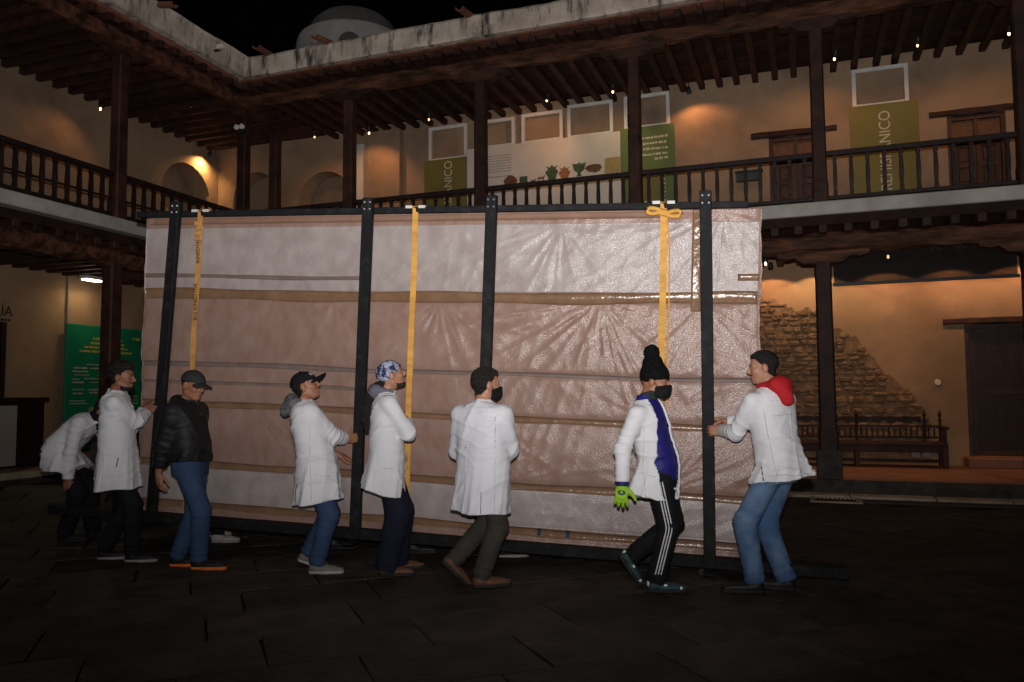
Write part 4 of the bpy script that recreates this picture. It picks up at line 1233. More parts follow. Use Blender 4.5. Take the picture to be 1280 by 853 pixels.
def person(label, o, H, pelvis, neck, hp, hc, head, hh, pitch, arms, legs, skin="skin", headroll=0, **w):
    """o: world spot on the ground; everything else in metres along (walking line, across, up). headings in degrees from the walking line"""
    p = thing("person", label, "person", o, YAW, w.get("group"))
    k = H / 1.70
    pel, nk, hd = A(*pelvis), A(*neck), A(*head)
    bow = A(*w.get("bow", (0, 0, 0)))
    sp = lambda t: pel + (nk - pel) * t + bow * (4 * t * (1 - t))
    lp, lc = ang2(hp + 90), ang2(hc + 90)
    fat = w.get("fat", 1.0)
    f_h = ang2(hh) * math.cos(R(pitch)) + A(0, 0, 1) * math.sin(R(pitch))
    u_h = -ang2(hh) * math.sin(R(pitch)) + A(0, 0, 1) * math.cos(R(pitch))
    u_h = u_h * math.cos(R(headroll)) + ang2(hh + 90) * math.sin(R(headroll))
    MH = frame(hd, f_h, u_h); iMH = np.linalg.inv(MH)
    # joints
    sh, el_, wr = {}, {}, {}
    for s, arm in zip((1, -1), arms):                      # left, right
        sh[s] = sp(.855) + lc * (.170 * k * s) + A(*arm.get("sh", (0, 0, 0)))
        el_[s], wr[s] = ik(sh[s], arm["to"], .285 * k, .25 * k, arm["pole"])
    hip, kn, an = {}, {}, {}
    for s, lg in zip((1, -1), legs):
        hip[s] = pel + lp * (.085 * k * s) + A(0, 0, -.04)
        kn[s], an[s] = ik(hip[s], lg["ankle"], .41 * k, .40 * k, lg.get("pole", ang2(hp)))
    # --- body: one skin mesh (trunk, limbs, head, hands)
    def body(P):
        d = loft(P, [(pel + A(0, 0, -.08), .12, .09, hp), (sp(.35), .12, .085, (hp + hc) / 2), (sp(.7), .14, .09, hc), (sp(.92), .10, .06, hc)])
        for s in (1, -1):
            d = smin(d, rcone(P, sh[s], el_[s], .045, .037), .03); d = smin(d, rcone(P, el_[s], wr[s], .040, .027), .01)
            d = smin(d, rcone(P, hip[s], kn[s], .065, .048), .04); d = smin(d, rcone(P, kn[s], an[s], .050, .034), .01)
        return d
    lo, hi = bb([pel, nk] + list(sh.values()) + list(el_.values()) + list(wr.values()) + list(kn.values()) + list(an.values()), .13)
    V, F = surface_nets(body, lo, hi, .02)
    parts = [(smooth_verts(V, F, 1), F)]
    nloc = (iMH @ np.append(nk + (nk - pel) * .02, 1))[:3]
    hf = head_fn(nloc)
    lo, hi = bb([(-.12, -.095, -.12), (.13, .095, .13), nloc], .02); lo[2] = min(lo[2], nloc[2] - .03)
    V, F = surface_nets(hf, lo, hi, .0058)
    V = smooth_verts(V, F, 1, .4); parts.append((V @ MH[:3, :3].T + MH[:3, 3], F))
    HM = {}
    for s, arm in zip((1, -1), arms):
        fdir = arm.get("dir", wr[s] - el_[s]); fdir = A(*fdir)
        HM[s] = frame(wr[s], fdir, arm.get("back", (0, 0, 1)))
        cu, th = arm.get("pose", RELAX)
        fn = hand_fn(cu, th, arm.get("spread", .05), -float(s))
        V, F = surface_nets(fn, (-.08, -.10, -.13), (.21, .10, .06), .0056)
        V = smooth_verts(V, F, 1, .35)
        arm["fn"] = fn
        parts.append((V @ HM[s][:3, :3].T + HM[s][:3, 3], F))
    Vs, Fs, n_ = [], [], 0
    for V, F in parts:
        Vs.append(V); Fs.append(F + n_); n_ += len(V)
    obj("body", np_mesh("body", np.concatenate(Vs), np.concatenate(Fs)), skin, p, local=True)
    for s in (1, -1): eye(p, MH, s)
    # --- trousers
    sd = w.get("seed", 1.0)
    leg_r = w.get("leg_r", (.092, .074, .062))
    def tr(P):
        d = loft(P, [(pel + A(0, 0, -.10), .155 * fat, .125 * fat, hp), (pel, .165 * fat, .13 * fat, hp), (pel + A(0, 0, .07), .145 * fat, .11 * fat, hp)])
        for s in (1, -1):
            foot = an[s] + (an[s] - kn[s]) * w.get("cuff", .05)
            th_ = rcone(P, hip[s] + A(0, 0, -.01) - lp * (.008 * s), kn[s], min(leg_r[0], .094) * fat, leg_r[1])
            sk = rcone(P, kn[s], foot, leg_r[1], leg_r[2])
            cut = (P - foot) @ unit(foot - kn[s])
            dk = np.linalg.norm(P - kn[s], axis=1); da = np.linalg.norm(P - foot, axis=1)
            ax_ = unit(kn[s] - an[s])
            cre = .006 * np.exp(-(dk / .10) ** 2) * np.sin((P @ ax_) * 95 + 3 * wob(P, 9, sd)) + .007 * np.exp(-(da / .13) ** 2) * np.sin((P @ ax_) * 110 + 2.5 * wob(P, 12, sd + 1))
            d = smin(d, smax(smin(th_, sk, .03) + cre, cut, .01), .035)
        return d + .005 * wob(P, 11, sd)
    lo, hi = bb([pel + A(0, 0, .12), pel] + list(kn.values()) + list(an.values()), .19); lo[2] = max(lo[2], .005)
    trs = build("trousers", tr, lo, hi, .0105, w.get("trousers", "black_cloth"), p, 1)
    # --- shoes
    for i, (s, lg) in enumerate(zip((1, -1), legs)):
        yaw_, pt = lg.get("yaw", hp), lg.get("pitch", 0)
        f_ = ang2(yaw_) * math.cos(R(pt)) + A(0, 0, 1) * math.sin(R(pt)); u_ = A(0, 0, 1) * math.cos(R(pt)) - ang2(yaw_) * math.sin(R(pt))
        oo = an[s] - u_ * .085 + f_ * .02
        if pt == 0: oo[2] = 0.0
        Ms = frame(oo, f_, u_); sz = w.get("shoe_size", 1.0); Ms[:3, :3] *= sz
        shoe(p, Ms, w.get("shoes", "shoe_black"), w.get("soles", "sole_dark"), high=w.get("boot", 0.0), refl=w.get("refl", False))
    # --- coat or jacket
    ct = w.get("coat")
    if ct:
        hem = A(*ct["hem"]); hl = ct.get("hemw", (.215, .175)); thick = .0
        hh_ = ct.get("hemh", hp)
        col_u = ct.get("collar", True)
        prof = [(nk + A(0, 0, .00), .085, .078, hc), (sp(.93), .135 * fat, .088 * fat, hc), (sp(.86), .178 * fat, .105 * fat, hc), (sp(.70), .188 * fat, .128 * fat, hc), (sp(.40), .180 * fat, .134 * fat, (hp + hc) / 2), (pel + A(*ct.get("hipo", (0, 0, 0))), .196 * fat, .155 * fat, hp), (hem, hl[0] * fat, hl[1] * fat, hh_)]
        if pel[2] - hem[2] < .10: prof.pop(-2)
        prof_in = [(c_, a_ - .016, b_ - .016, g_) for c_, a_, b_, g_ in prof]
        hax = unit(hem - sp(.42)) if not ct.get('up') else unit(A(*ct['up'])); side_h = ang2(hh_ + 90); fr_h = ang2(hh_)
        open_ = ct.get("open")
        slv = ct.get("sleeve", (.95, .95))
        rsl = ct.get("rs", (.057, .059, .050))
        def coat(P, inner=False):
            d = loft(P, prof)
            if col_u:
                cb_ = nk - ang2(hc) * .052 + A(0, 0, .035)
                pts_ = [sp(.80) + ang2(hc) * .128 * fat, nk + ang2(hc) * .045 + lc * .072 + A(0, 0, -.005), nk + lc * .068 + A(0, 0, .028), cb_]
                for s in (1, -1):
                    q_ = [pts_[0], pts_[1] - lc * .072 * (1 - s), pts_[2] - lc * .068 * (1 - s), pts_[3]]
                    for a_, b_ in zip(q_[:-1], q_[1:]): d = smin(d, rcone(P, a_, b_, .017, .017), .010)
                d = smax(d, -rcone(P, nk + A(0, 0, -.03) + ang2(hc) * .01, nk + A(0, 0, .12) + ang2(hc) * .03, .050, .062), .012)
            q = P - hem; z_a = sp(.28); tz = np.clip(((P - z_a) @ hax) / max(.08, float((hem - z_a) @ hax)), 0, 1)
            th = np.arctan2(q @ side_h, q @ fr_h)
            d = d - tz ** 1.2 * (.020 * (1 - np.abs(np.sin(2.5 * th + sd * 2 + .5 * tz))) ** 1.6 + .014 * (1 - np.abs(np.sin(4.5 * th + sd * 5 + 1.5 * tz))) ** 1.8 - .010)
            d = d + .006 * wob(P, 8, sd) + .0035 * wob(P, 19, sd * 2)
            # drapery: slanting pull folds across the back and front
            d = d - .011 * (1 - np.abs(np.sin((P @ unit(lc * .8 + A(0, 0, .6) + ang2(hc) * .1)) * 20 + 2.6 * wob(P, 5, sd)))) ** 2.5 * np.clip(wob(P, 4, sd + 3) + .45, 0, 1) - .007 * (1 - np.abs(np.sin((P @ unit(A(0, 0, 1) - lc * .5)) * 27 + 2.2 * wob(P, 6, sd + 5)))) ** 2.5 * np.clip(wob(P, 5, sd + 7) + .3, 0, 1)
            if ct.get("belt"):
                zb = sp(.36); bq = (P - zb) @ unit(nk - pel); back_ = np.clip(-((P - zb) @ ang2(hc)) / .06, 0, 1)
                d = d + back_ * (.005 * np.exp(-(bq / .012) ** 2) - .004 * np.exp(-((bq + .03) / .015) ** 2))
            # hem cut and hollow underneath
            hz = (P - hem) @ hax + .006 * np.sin(4 * th + sd)
            d = smax(d, hz, .004)
            cav = smax(d + .017, -(hz + .07), .008)
            d = smax(d, -cav, .004)
            if open_:
                inn = d + .016
                # a wedge left open down the front, wider towards the hem
                tw_ = np.clip((P - nk) @ unit(hem - nk) / float(np.linalg.norm(hem - nk)), 0, 1)
                od = ang2(hc + open_.get("turn", 0)); os_ = np.array([-od[1], od[0], 0], np.float32)
                ctr = nk + np.outer(tw_, hem - nk)
                lat = (P - ctr) @ os_; frt = (P - ctr) @ od
                half = open_["top"] + (open_["hem"] - open_["top"]) * tw_
                wedge = np.maximum(np.abs(lat + open_.get("shift", 0) * tw_) - half, .012 - frt)
                d = smax(d, -np.maximum(inn, -1), .004); d = smax(d, -wedge, .006)
            for i, s in enumerate((1, -1)):
                e, c0 = el_[s], sh[s]; w_ = e + (wr[s] - e) * slv[i]
                a1 = rcone(P, c0, e, rsl[0] * fat ** .5, rsl[1]); a2 = rcone(P, e, w_, rsl[1], rsl[2])
                de = np.linalg.norm(P - e, axis=1); ax_ = unit(w_ - e); ax1 = unit(e - c0)
                cre = -.014 * np.exp(-(de / .13) ** 2) * (1 - np.abs(np.sin((P @ (ax_ + ax1)) * 26 + 1.8 * wob(P, 9, sd)))) ** 2.0 + .004 * wob(P, 17, sd + s)
                ds = np.linalg.norm(P - (sp(.66) + lc * s * .17), axis=1)
                cre = cre + .006 * np.exp(-(ds / .11) ** 2) * np.sin((P @ unit(ax1 * .6 + A(.3, .2, 1))) * 70 + 2 * wob(P, 8, sd))
                sl_ = smax(smin(a1, a2, .02) + cre, (P - w_) @ ax_, .008)
                # hollow cuff
                sl_ = smax(sl_, -smax(rcone(P, w_ - ax_ * .03, w_ + ax_ * .08, rsl[2] - .012, rsl[2] - .012), -(P - (w_ - ax_ * .035)) @ ax_, .004), .004)
                d = smin(d, sl_, .045)
            return d
        pts = [pel, nk, hem + lp * .2, hem - lp * .2] + list(sh.values()) + list(el_.values()) + [el_[s] + (wr[s] - el_[s]) * slv[i] for i, s in enumerate((1, -1))]
        lo, hi = bb(pts, .17); lo[2] = max(lo[2], float(hem[2]) - .06)
        cobj = build(ct.get("name", "coat"), coat, lo, hi, ct.get("h", .0078), ct["mat"], p, 1)
        w["coat_obj"] = cobj
    return dict(p=p, MH=MH, nk=nk, pel=pel, sp=sp, sh=sh, el=el_, wr=wr, HM=HM, kn=kn, an=an, hip=hip, lc=lc, lp=lp, hc=hc, hp=hp, hf=hf, fat=fat, arms=arms, coat=w.get("coat_obj"), trs=trs)

# --- headgear and hair in the head's frame
def short_hair(b, bulk=.010, rough=.003, curl=30, mat="hair_black", line=.060, sides=-.045):
    hf = b['hf']
    def fn(P):
        x, z = P[:, 0], P[:, 2]
        bk_ = bulk * (.45 + .85 * np.clip((z + .03) / .12, 0, 1))
        nape = sides - .035 + np.clip((x + .062) / .062, 0, 1) * .075
        cut = np.minimum(line + .014 - z - .10 * (.06 - x), np.maximum(x + .006 - .75 * np.clip(z, 0, .08) - rough * wob(P, 70), nape - z))
        bk2 = bk_ * np.clip(.15 - cut / .035, .15, 1)
        d = np.minimum(cranium(P) - bk2, hf(P) - .5 * bk2 - .002) - rough * wob(P, curl * 3) - rough * .7 * wob(P, curl * 7, 2)
        for s in (1, -1): d = smax(d, -(ell(P, (-.010, .085 * s, -.008), (.026, .030, .036))), .006)
        return smax(d, cut + rough * .8 * wob(P, 90, 1), .004)
    return build("hair", fn, (-.18, -.15, -.13), (.15, .15, .19), .0062 , mat, b["p"], 1, b["MH"])
def brows(b, mat="hair_black"):
    def fn(P):
        d = np.minimum(rcone(P, (.089, .014, .027), (.073, .047, .026), .0052, .0038), rcone(P, (.089, -.014, .027), (.073, -.047, .026), .0052, .0038))
        return d
    build("eyebrows", fn, (.05, -.06, .01), (.105, .06, .045), .0042, mat, b["p"], 0, b["MH"])
def beard(b, full=True, mat="hair_black"):
    hf = b["hf"]
    def fn(P):
        d = hf(P) - .0030 - .002 * wob(P, 90)
        x, y, z = P[:, 0], P[:, 1], P[:, 2]
        must = np.maximum(np.maximum(-.052 - z, z + .040), np.maximum(.072 - x, np.abs(y) - .032))
        jaw = np.maximum(np.maximum(z + .082 - .30 * np.clip(.05 - x, 0, .06) - .004 * wob(P, 80), .008 - x), -.118 - z)
        cut = np.minimum(must, jaw) if full else must
        return smax(d, cut, .003)
    build("beard", fn, (-.02, -.08, -.13), (.12, .08, -.02), .0048, mat, b["p"], 0, b["MH"])
def face_mask(b):
    hf = b["hf"]
    def fn(P):
        x, y, z = P[:, 0], P[:, 1], P[:, 2]
        d = np.minimum(hf(P) - .006, ell(P, (.066, 0, -.055), (.056, .052, .056)))
        d = smin(d, ell(P, (.070, 0, -.05), (.052, .046, .05)), .015)
        cut = np.maximum(np.maximum(z - (-.022 + .30 * np.clip(x - .05, -.05, .06)), -.115 - z), .012 - x)
        return smax(d, cut, .004)
    m_ = build("face_mask", fn, (-.02, -.09, -.14), (.14, .09, .02), .0055, "black_cloth", b["p"], 1, b["MH"])
    for s in (-1, 1):
        me = tube_mesh("ear_loop", [(.03, .062 * s, -.03), (.0, .080 * s, -.002), (-.025, .082 * s, .012)], .003, 5)
        me.transform(Matrix(b["MH"].tolist())); obj("ear_loop", me, "black_cloth", m_, local=True)
def cap(b, mat, brim_up=0.0, emblem=False, tilt=0.0):
    def dome(P):
        d = ell(P, (-.014, 0, .036), (.112, .092, .094))
        zc = .034 + tilt * P[:, 0]
        d = smax(d, zc - P[:, 2], .006)
        d = smin(d, ell(P, (-.014, 0, .132), (.010, .010, .006)), .004)
        return d + .0012 * wob(P, 40)
    c = build("cap", dome, (-.15, -.12, .0), (.12, .12, .16), .0065, mat, b["p"], 1, b["MH"])
    def brim(P):
        x, y, z = P[:, 0], P[:, 1], P[:, 2]
        zc = .040 + brim_up * (x - .08) - 5.5 * y * y + tilt * .07
        d2 = ell(np.stack([x, y, y * 0], 1), (.095, 0, 0), (.092, .080, 1.0))
        d = smax(d2, np.abs(z - zc) - .0055, .004)
        return smax(d, .055 - x, .004)
    build("brim", brim, (.03, -.10, -.03), (.21, .10, .10), .0058, mat, c, 1, b["MH"])
    if emblem:
        def disc(P): return ell(P, (.078, -.035, .088), (.026, .022, .018))
        build("emblem", lambda P: smax(disc(P), ell(P, (-.014, 0, .036), (.1150, .0950, .0970)), .001) , (.04, -.07, .06), (.115, .0, .12), .0035, "print_grey", c, 0, b["MH"])
    return c
def hood(b, mat, drop=.05, size=1.0, side=.0, name="hood"):
    """hood hanging down behind the neck"""
    nk, hc, lc = b["nk"], b["hc"], b["lc"]; bk = -ang2(hc)
    L = nk + lc * .075 + ang2(hc) * .035 + A(0, 0, .018); Rr = nk - lc * .075 + ang2(hc) * .035 + A(0, 0, .018)
    b1 = nk + bk * .085 * size + lc * .055 + A(0, 0, .030); b2 = nk + bk * .085 * size - lc * .055 + A(0, 0, .030)
    tip = nk + bk * (.135 * size) + A(0, 0, -drop) + lc * side
    def fn(P):
        d = smin(rcone(P, L, b1, .026, .040 * size), rcone(P, Rr, b2, .026, .040 * size), .02)
        d = smin(d, rcone(P, b1, b2, .042 * size, .042 * size), .02)
        d = smin(d, rcone(P, (b1 + b2) / 2, tip, .060 * size, .040 * size), .04)
        d = smin(d, rcone(P, b1, tip, .035 * size, .03 * size), .03); d = smin(d, rcone(P, b2, tip, .035 * size, .03 * size), .03)
        return d + .006 * wob(P, 18, 3) + .003 * wob(P, 42, 1)
    lo, hi = bb([L, Rr, b1, b2, tip], .09)
    return build(name, fn, lo, hi, .008, mat, b["p"], 1)

from mathutils.bvhtree import BVHTree
def surf_line(b, pts, aim, r, mat, name="seam", cobj=None):
    """a seam, slit or edge lying on the cloth: points are carried onto the garment along aim"""
    o = cobj or b["coat"]; me = o.data
    n = len(me.vertices); co = np.empty(n * 3, np.float32); me.vertices.foreach_get("co", co)
    if "bvh" not in b or cobj is not None:
        b["bvh"] = BVHTree.FromPolygons([tuple(c) for c in co.reshape(-1, 3).tolist()], [tuple(p.vertices) for p in me.polygons])
    out = []
    d = Vector([float(t) for t in aim]).normalized()
    for p in pts:
        h = b["bvh"].ray_cast(Vector([float(t) for t in p]) - d * .6, d)
        if h[0] is not None: out.append(h[0] + d * r * .15)
    if len(out) > 2: obj(name, tube_mesh(name, out, r, 5), mat, o, local=True, smooth=True)

# ------------------------------------------------------------------ the wrapped crate
CU = Vector((0.9914, 0.1249, -0.0430)).normalized(); CV = Vector((0.0485, -0.0415, 0.998))
CV = (CV - CU * CU.dot(CV)).normalized(); CY = CV.cross(CU)
MC = Matrix(((CU.x, CY.x, CV.x, -5.968), (CU.y, CY.y, CV.y, 5.967), (CU.z, CY.z, CV.z, .365), (0, 0, 0, 1)))
cr_ = bpy.data.objects.new("wrapped_crate", None); COL.objects.link(cr_); cr_.matrix_world = MC; WM[cr_.name] = MC
tag(cr_, "huge flat crate in bubble wrap with black posts and yellow straps", "crate")
CW, CH = 5.604, 2.768
def lobj(name, me, mat, parent=cr_, smooth=False):
    return obj(name, me, mat, parent, local=True, smooth=smooth)
def lbox(name, lo, hi, mat, parent=cr_, bevel=0.0):
    return lobj(name, boxes_mesh(name, [(lo, hi)], bevel), mat, parent)
def vnoise(x, z, seed):
    rs = np.random.RandomState(seed); g = rs.rand(64, 64)
    xi, zi = np.floor(x).astype(int), np.floor(z).astype(int); fx, fz = x - xi, z - zi
    fx, fz = fx * fx * (3 - 2 * fx), fz * fz * (3 - 2 * fz)
    a = lambda i, j: g[(xi + i) % 64, (zi + j) % 64]
    return (a(0, 0) * (1 - fx) + a(1, 0) * fx) * (1 - fz) + (a(0, 1) * (1 - fx) + a(1, 1) * fx) * fz
FANS = [(4.33, 2.02, .010, 1.5, 17, -1), (2.95, 2.02, .006, .9, 11, -1), (5.15, 2.0, .006, .9, 13, -1), (1.95, 2.02, .005, 1.0, 9, -1), (4.75, 1.05, .005, .7, 13, 1), (3.6, .5, .005, .7, 11, 1), (4.9, .48, .006, .7, 13, 1), (1.2, 1.0, .004, .9, 9, -1), (4.0, 2.66, .005, .8, 13, -1), (5.3, 2.75, .007, .9, 15, -1), (3.3, 1.02, .005, .8, 12, -1)]
def disp(x, z):
    """how far the film stands off the panel: ridges, pulls fanning out of the taped points, slack"""
    gain = .55 + .55 * np.clip((x - .6) / 3.2, 0, 1)
    wx, wz = x + .25 * vnoise(x * 1.3, z * 1.3, 1), z + .25 * vnoise(x * 1.3 + 7, z * 1.3, 2)
    s = 0
    for k, (a, sc, am) in enumerate([(35, 2.6, .009), (-28, 3.6, .006), (62, 5.0, .004), (8, 7.0, .003), (80, 9.0, .003), (30, 13, .0024), (-50, 17, .0018), (48, 24, .0012)]):
        ca, sa = math.cos(R(a)), math.sin(R(a))
        u_ = (wx * ca + wz * sa); v_ = (-wx * sa + wz * ca)
        n_ = vnoise(u_ * sc * .28 + 11 * k, v_ * sc + 5 * k, 10 + k)
        s = s + am * (1 - np.abs(2 * n_ - 1)) ** 2.2
    s = s * gain
    for fx, fz, am, rad, nn, dr in FANS:
        dx, dz = x - fx, z - fz; r_ = np.sqrt(dx * dx + dz * dz) + 1e-4; th = np.arctan2(dz, dx)
        wd = np.clip(dr * dz / .06, 0, 1) * np.exp(-(r_ / rad) ** 2) * np.clip(r_ / .15, 0, 1)
        s = s + 1.45 * am * wd * (1 - np.abs(2 * vnoise(th * nn * .55 + 40 + fx * 7, r_ * 1.5 + fz, int(fx * 31) % 97) - 1)) ** 1.6
    pull = 1 - .75 * sum(np.exp(-((z - tz) / .03) ** 2) for tz in (2.05, 1.02, .465, .09))
    pull = pull * (1 - .5 * np.exp(-((z - 1.39) / .03) ** 2))
    slack = .010 * (1 - np.cos(2 * np.pi * np.clip((z - .465) / (1.02 - .465), 0, 1))) / 2 + .012 * (1 - np.cos(2 * np.pi * np.clip((z - 1.02) / 1.03, 0, 1))) / 2
    return (s + slack * .8) * np.clip(pull, .15, 1)
def film(name, x0, x1, z0, z1, off, mat, step=.0145, skirt=True, extra=None, parent=cr_):
    nx, nz = max(2, int((x1 - x0) / step)), max(2, int((z1 - z0) / step))
    X, Z = np.meshgrid(np.linspace(x0, x1, nx + 1), np.linspace(z0, z1, nz + 1), indexing='ij')
    D = disp(X, Z) + off
    if extra is not None: X, Z, D = extra(X, Z, D)
    V = np.stack([X, -D, Z], -1).reshape(-1, 3)
    I, J = np.meshgrid(np.arange(nx), np.arange(nz), indexing='ij'); a = (I * (nz + 1) + J).ravel()
    F = np.stack([a, a + nz + 1, a + nz + 2, a + 1], 1)
    if skirt:
        m_ = nz + 1
        ring = [i * m_ for i in range(nx + 1)] + [nx * m_ + j for j in range(1, m_)] + [i * m_ + nz for i in range(nx - 1, -1, -1)] + [j for j in range(nz - 1, 0, -1)]
        n0 = len(V); B_ = V[ring].copy(); B_[:, 1] = skirt if not isinstance(skirt, bool) else .09
        V = np.concatenate([V, B_]); k = len(ring)
        F = np.concatenate([F, np.array([(ring[i], n0 + i, n0 + (i + 1) % k, ring[(i + 1) % k]) for i in range(k)])])
        F[-k:] = F[-k:, ::-1]
    return lobj(name, np_mesh(name, V, F), mat, parent)
lbox("case", (0.02, .0, .0), (CW - .02, .10, CH - .01), "cardboard")
def soften(X, Z, D):
    e = np.minimum(np.minimum(X, CW - X), .06) / .06
    edge = .012 * np.sin(Z * 9) + .006 * np.sin(Z * 31)
    X2 = X + np.where(X < .3, -1, 1) * (1 - e) * (.006 + edge * .5)
    return X2, Z, D - .012 * (1 - np.sqrt(np.clip(1 - (1 - e) ** 2, 0, 1)))
film("bubble_wrap", 0, CW, 0.0, CH - .002, .006, "bubble_wrap", .0135, True, soften)
film("bubble_wrap_layer", 0.012, CW - .012, 2.085, 2.665, .0135, "bubble_wrap_double", .0145, -.004)
film("bubble_wrap_layer", 0.012, CW - .012, 0.115, 0.435, .0135, "bubble_wrap_double", .0145, -.004)
film("cardboard_edge", 0.05, CW - .75, 2.70, CH - .012, .016, "cardboard", .05, -.004)
def tape(x0, x1, z, h, wav=.006, mat="packing_tape", off=.0185):
    def ex(X, Z, D):
        t = (Z - z) / h
        return X, z + .010 * np.sin(X * .9 + z) + wav * np.sin(X * 2.7 + 3 * z) + (Z - z) * (1 + .12 * np.sin(X * 5 + z * 9)), D
    film("packing_tape", x0, x1, z - h / 2, z + h / 2, off, mat, .02, -.004, ex)
tape(0.02, CW - .02, 2.045, .095); tape(0.02, CW - .02, 1.02, .055); tape(0.02, CW - .02, .462, .062); tape(0.02, CW - .02, .085, .06)
tape(0.02, 2.6, 1.39, .045, mat="wrap_seam", off=.016); tape(2.6, CW - .02, 1.40, .035, mat="wrap_seam", off=.016); tape(.02, 2.26, 2.21, .035, mat="wrap_seam", off=.022)
tape(0.02, 2.2, 1.22, .03, mat="wrap_seam", off=.016)
film("packing_tape", 5.07, 5.15, 1.94, 2.76, .030, "packing_tape", .02, -.004)
film("packing_tape", 5.43, CW - .01, 2.19, 2.245, .030, "packing_tape", .02, -.004)
for x in (3.86, 4.10): film("tape_mark", x, x + .03, .06, .11, .026, "jeans", .02, -.004)
# black steel frame
def post(xb, xt, w=.095):
    zb, zt = -.085, 2.90
    pts = []
    for z in (zb, zt):
        t = (z - 0) / CH; c = xb + (xt - xb) * t
        for a, y in ((-1, -.115), (1, -.115), (1, -.055), (-1, -.055)): pts.append((c + a * w / 2, y, z))
    v = [pts[i] for i in range(8)]
    me = mesh("post", v, BOXF)
    bm = bmesh.new(); bm.from_mesh(me); bmesh.ops.recalc_face_normals(bm, faces=bm.faces[:]); bmesh.ops.bevel(bm, geom=bm.edges[:], offset=.006, segments=1, affect='EDGES'); bm.to_mesh(me); bm.free()
    o = lobj("post", me, "crate_steel")
    for a in (-.025, .025):
        for z in (2.80, 2.86):
            m2 = lathe("bolt", [(.011, 0), (.011, .006), (.006, .009)], 8); m2.transform(Matrix.Translation((xb + (xt - xb) * z / CH + a, -.114, z)) @ Matrix.Rotation(R(90), 4, 'X'))
            lobj("bolt", m2, "bolt", o)
    return o
for xb, xt in ((.21, .37), (2.25, 2.29), (3.38, 3.41), (5.26, 5.17)): post(xb, xt)
lbox("top_bar", (-.08, -.056, CH), (5.50, .07, CH + .055), "crate_steel", bevel=.005)
lbox("base_beam", (-.93, -.10, -.088), (6.29, .06, -.002), "crate_steel", bevel=.006)
for x in (.21, 2.25, 3.38, 5.26):
    lbox("cross_foot", (x - .05, -.26, -.10), (x + .05, .30, -.089), "crate_steel")
# a pair of rollers carrying the low end of the frame on the paving
low = MC @ Vector((5.05, -.02, -.10))
for x in (4.92, 5.20):
    for y in (-.16, .20):
        Pw = MC @ Vector((x, y, -.10)); h_ = max(.03, Pw.z / 2 - .002)
        me = lathe("roller", [(h_ * .6, -.02), (h_, -.016), (h_, .016), (h_ * .6, .02)], 16)
        me.transform(MC.inverted() @ Matrix.Translation((Pw.x, Pw.y, h_)) @ Matrix.Rotation(R(90), 4, 'X'))
        lobj("roller", me, "wheel")
# straps
def strap(xt, xb, mat, w=.052, yo=-.052, knot=False):
    n_ = 40; v, f = [], []
    path = [(xt, .075, CH + .05), (xt, .0, CH + .062), (xt, yo + .005, CH + .058)]
    for i in range(n_ + 1):
        t = i / n_; z = CH + .04 - (CH + .11) * t
        path.append((xt + (xb - xt) * t + .004 * math.sin(t * 9), yo - .006 * math.sin(math.pi * t) - .004 * math.sin(t * 23), z))
    path.append((xb, -.10, -.098)); path.append((xb, .06, -.098))
    for i, (x, y, z) in enumerate(path):
        tw_ = .003 * math.sin(i * .7)
        for a, b2 in ((-1, 0), (1, 0), (1, .004), (-1, .004)): v.append((x + a * w / 2, y - b2 + tw_ * a, z + (b2 if i < 2 else 0)))
    for i in range(len(path) - 1):
        for k in range(4):
            a, b2 = i * 4 + k, i * 4 + (k + 1) % 4
            f.append((a, b2, b2 + 4, a + 4))
    f += [(3, 2, 1, 0), tuple((len(path) - 1) * 4 + k for k in range(4))]
    me = mesh("strap", v, f); bm = bmesh.new(); bm.from_mesh(me); bmesh.ops.recalc_face_normals(bm, faces=bm.faces[:]); bm.to_mesh(me); bm.free()
    s_ = lobj("strap", me, mat)
    for a in (-1, 1): lbox("edge_guard", (xt + (w / 2 + .003 if a > 0 else -w / 2 - .063), -.066, CH + .040), (xt + (w / 2 + .063 if a > 0 else -w / 2 - .003), .02, CH + .064), "print_white", s_)
    return s_
s1 = strap(.61, .54, "strap_orange")
s2 = strap(2.72, 2.70, "strap_yellow")
s3 = strap(4.84, 4.865, "strap_yellow")
lobj("loose_end", tube_mesh("loose_end", [(4.86, -.064, CH - .03), (4.895, -.075, 2.5), (4.90, -.066, 2.0), (4.895, -.075, 1.4), (4.90, -.066, .8)], .007, 6), "strap_yellow", s3)
for sx in (-1, 1):
    pts = [Vector((4.84 + sx * .13 * math.sin(t) * (1.1 if sx > 0 else 1), -.085 - .03 * math.sin(t), CH - .035 + .03 * math.sin(2 * t) * .8 - .012 * sx)) for t in [math.pi * i / 10 for i in range(11)]]
    lobj("bow_loop", tube_mesh("bow_loop", pts, .017, 7), "strap_yellow", s3, smooth=True)
lobj("knot", tube_mesh("knot", [(4.815, -.085, CH - .035), (4.865, -.085, CH - .035)], .028, 8), "strap_yellow", s3)
# tangled ratchet end and printing on the first strap
for i, (dx, dz) in enumerate(((-.01, -.06), (.015, -.10), (-.005, -.15), (.01, -.20))):
    lbox("strap_fold", (.605 + dx - .038, -.078 - .006 * i, CH + dz - .03), (.605 + dx + .035, -.060 - .006 * i, CH + dz + .012), "strap_orange", s1, .006)
def strap_text(txt, x, z, size):
    me = text_mesh(txt, size, .0012); me.transform(Matrix.Translation((x, -.0675, z)) @ Matrix.Rotation(R(90), 4, 'X') @ Matrix.Rotation(R(91.5), 4, 'Z'))
    lobj("strap_print", me, "black_letter", s1)
strap_text("BIG KINEDYNE", .612, 1.80, .052)
strap_text("KINEDYNE", .622, 2.33, .052)

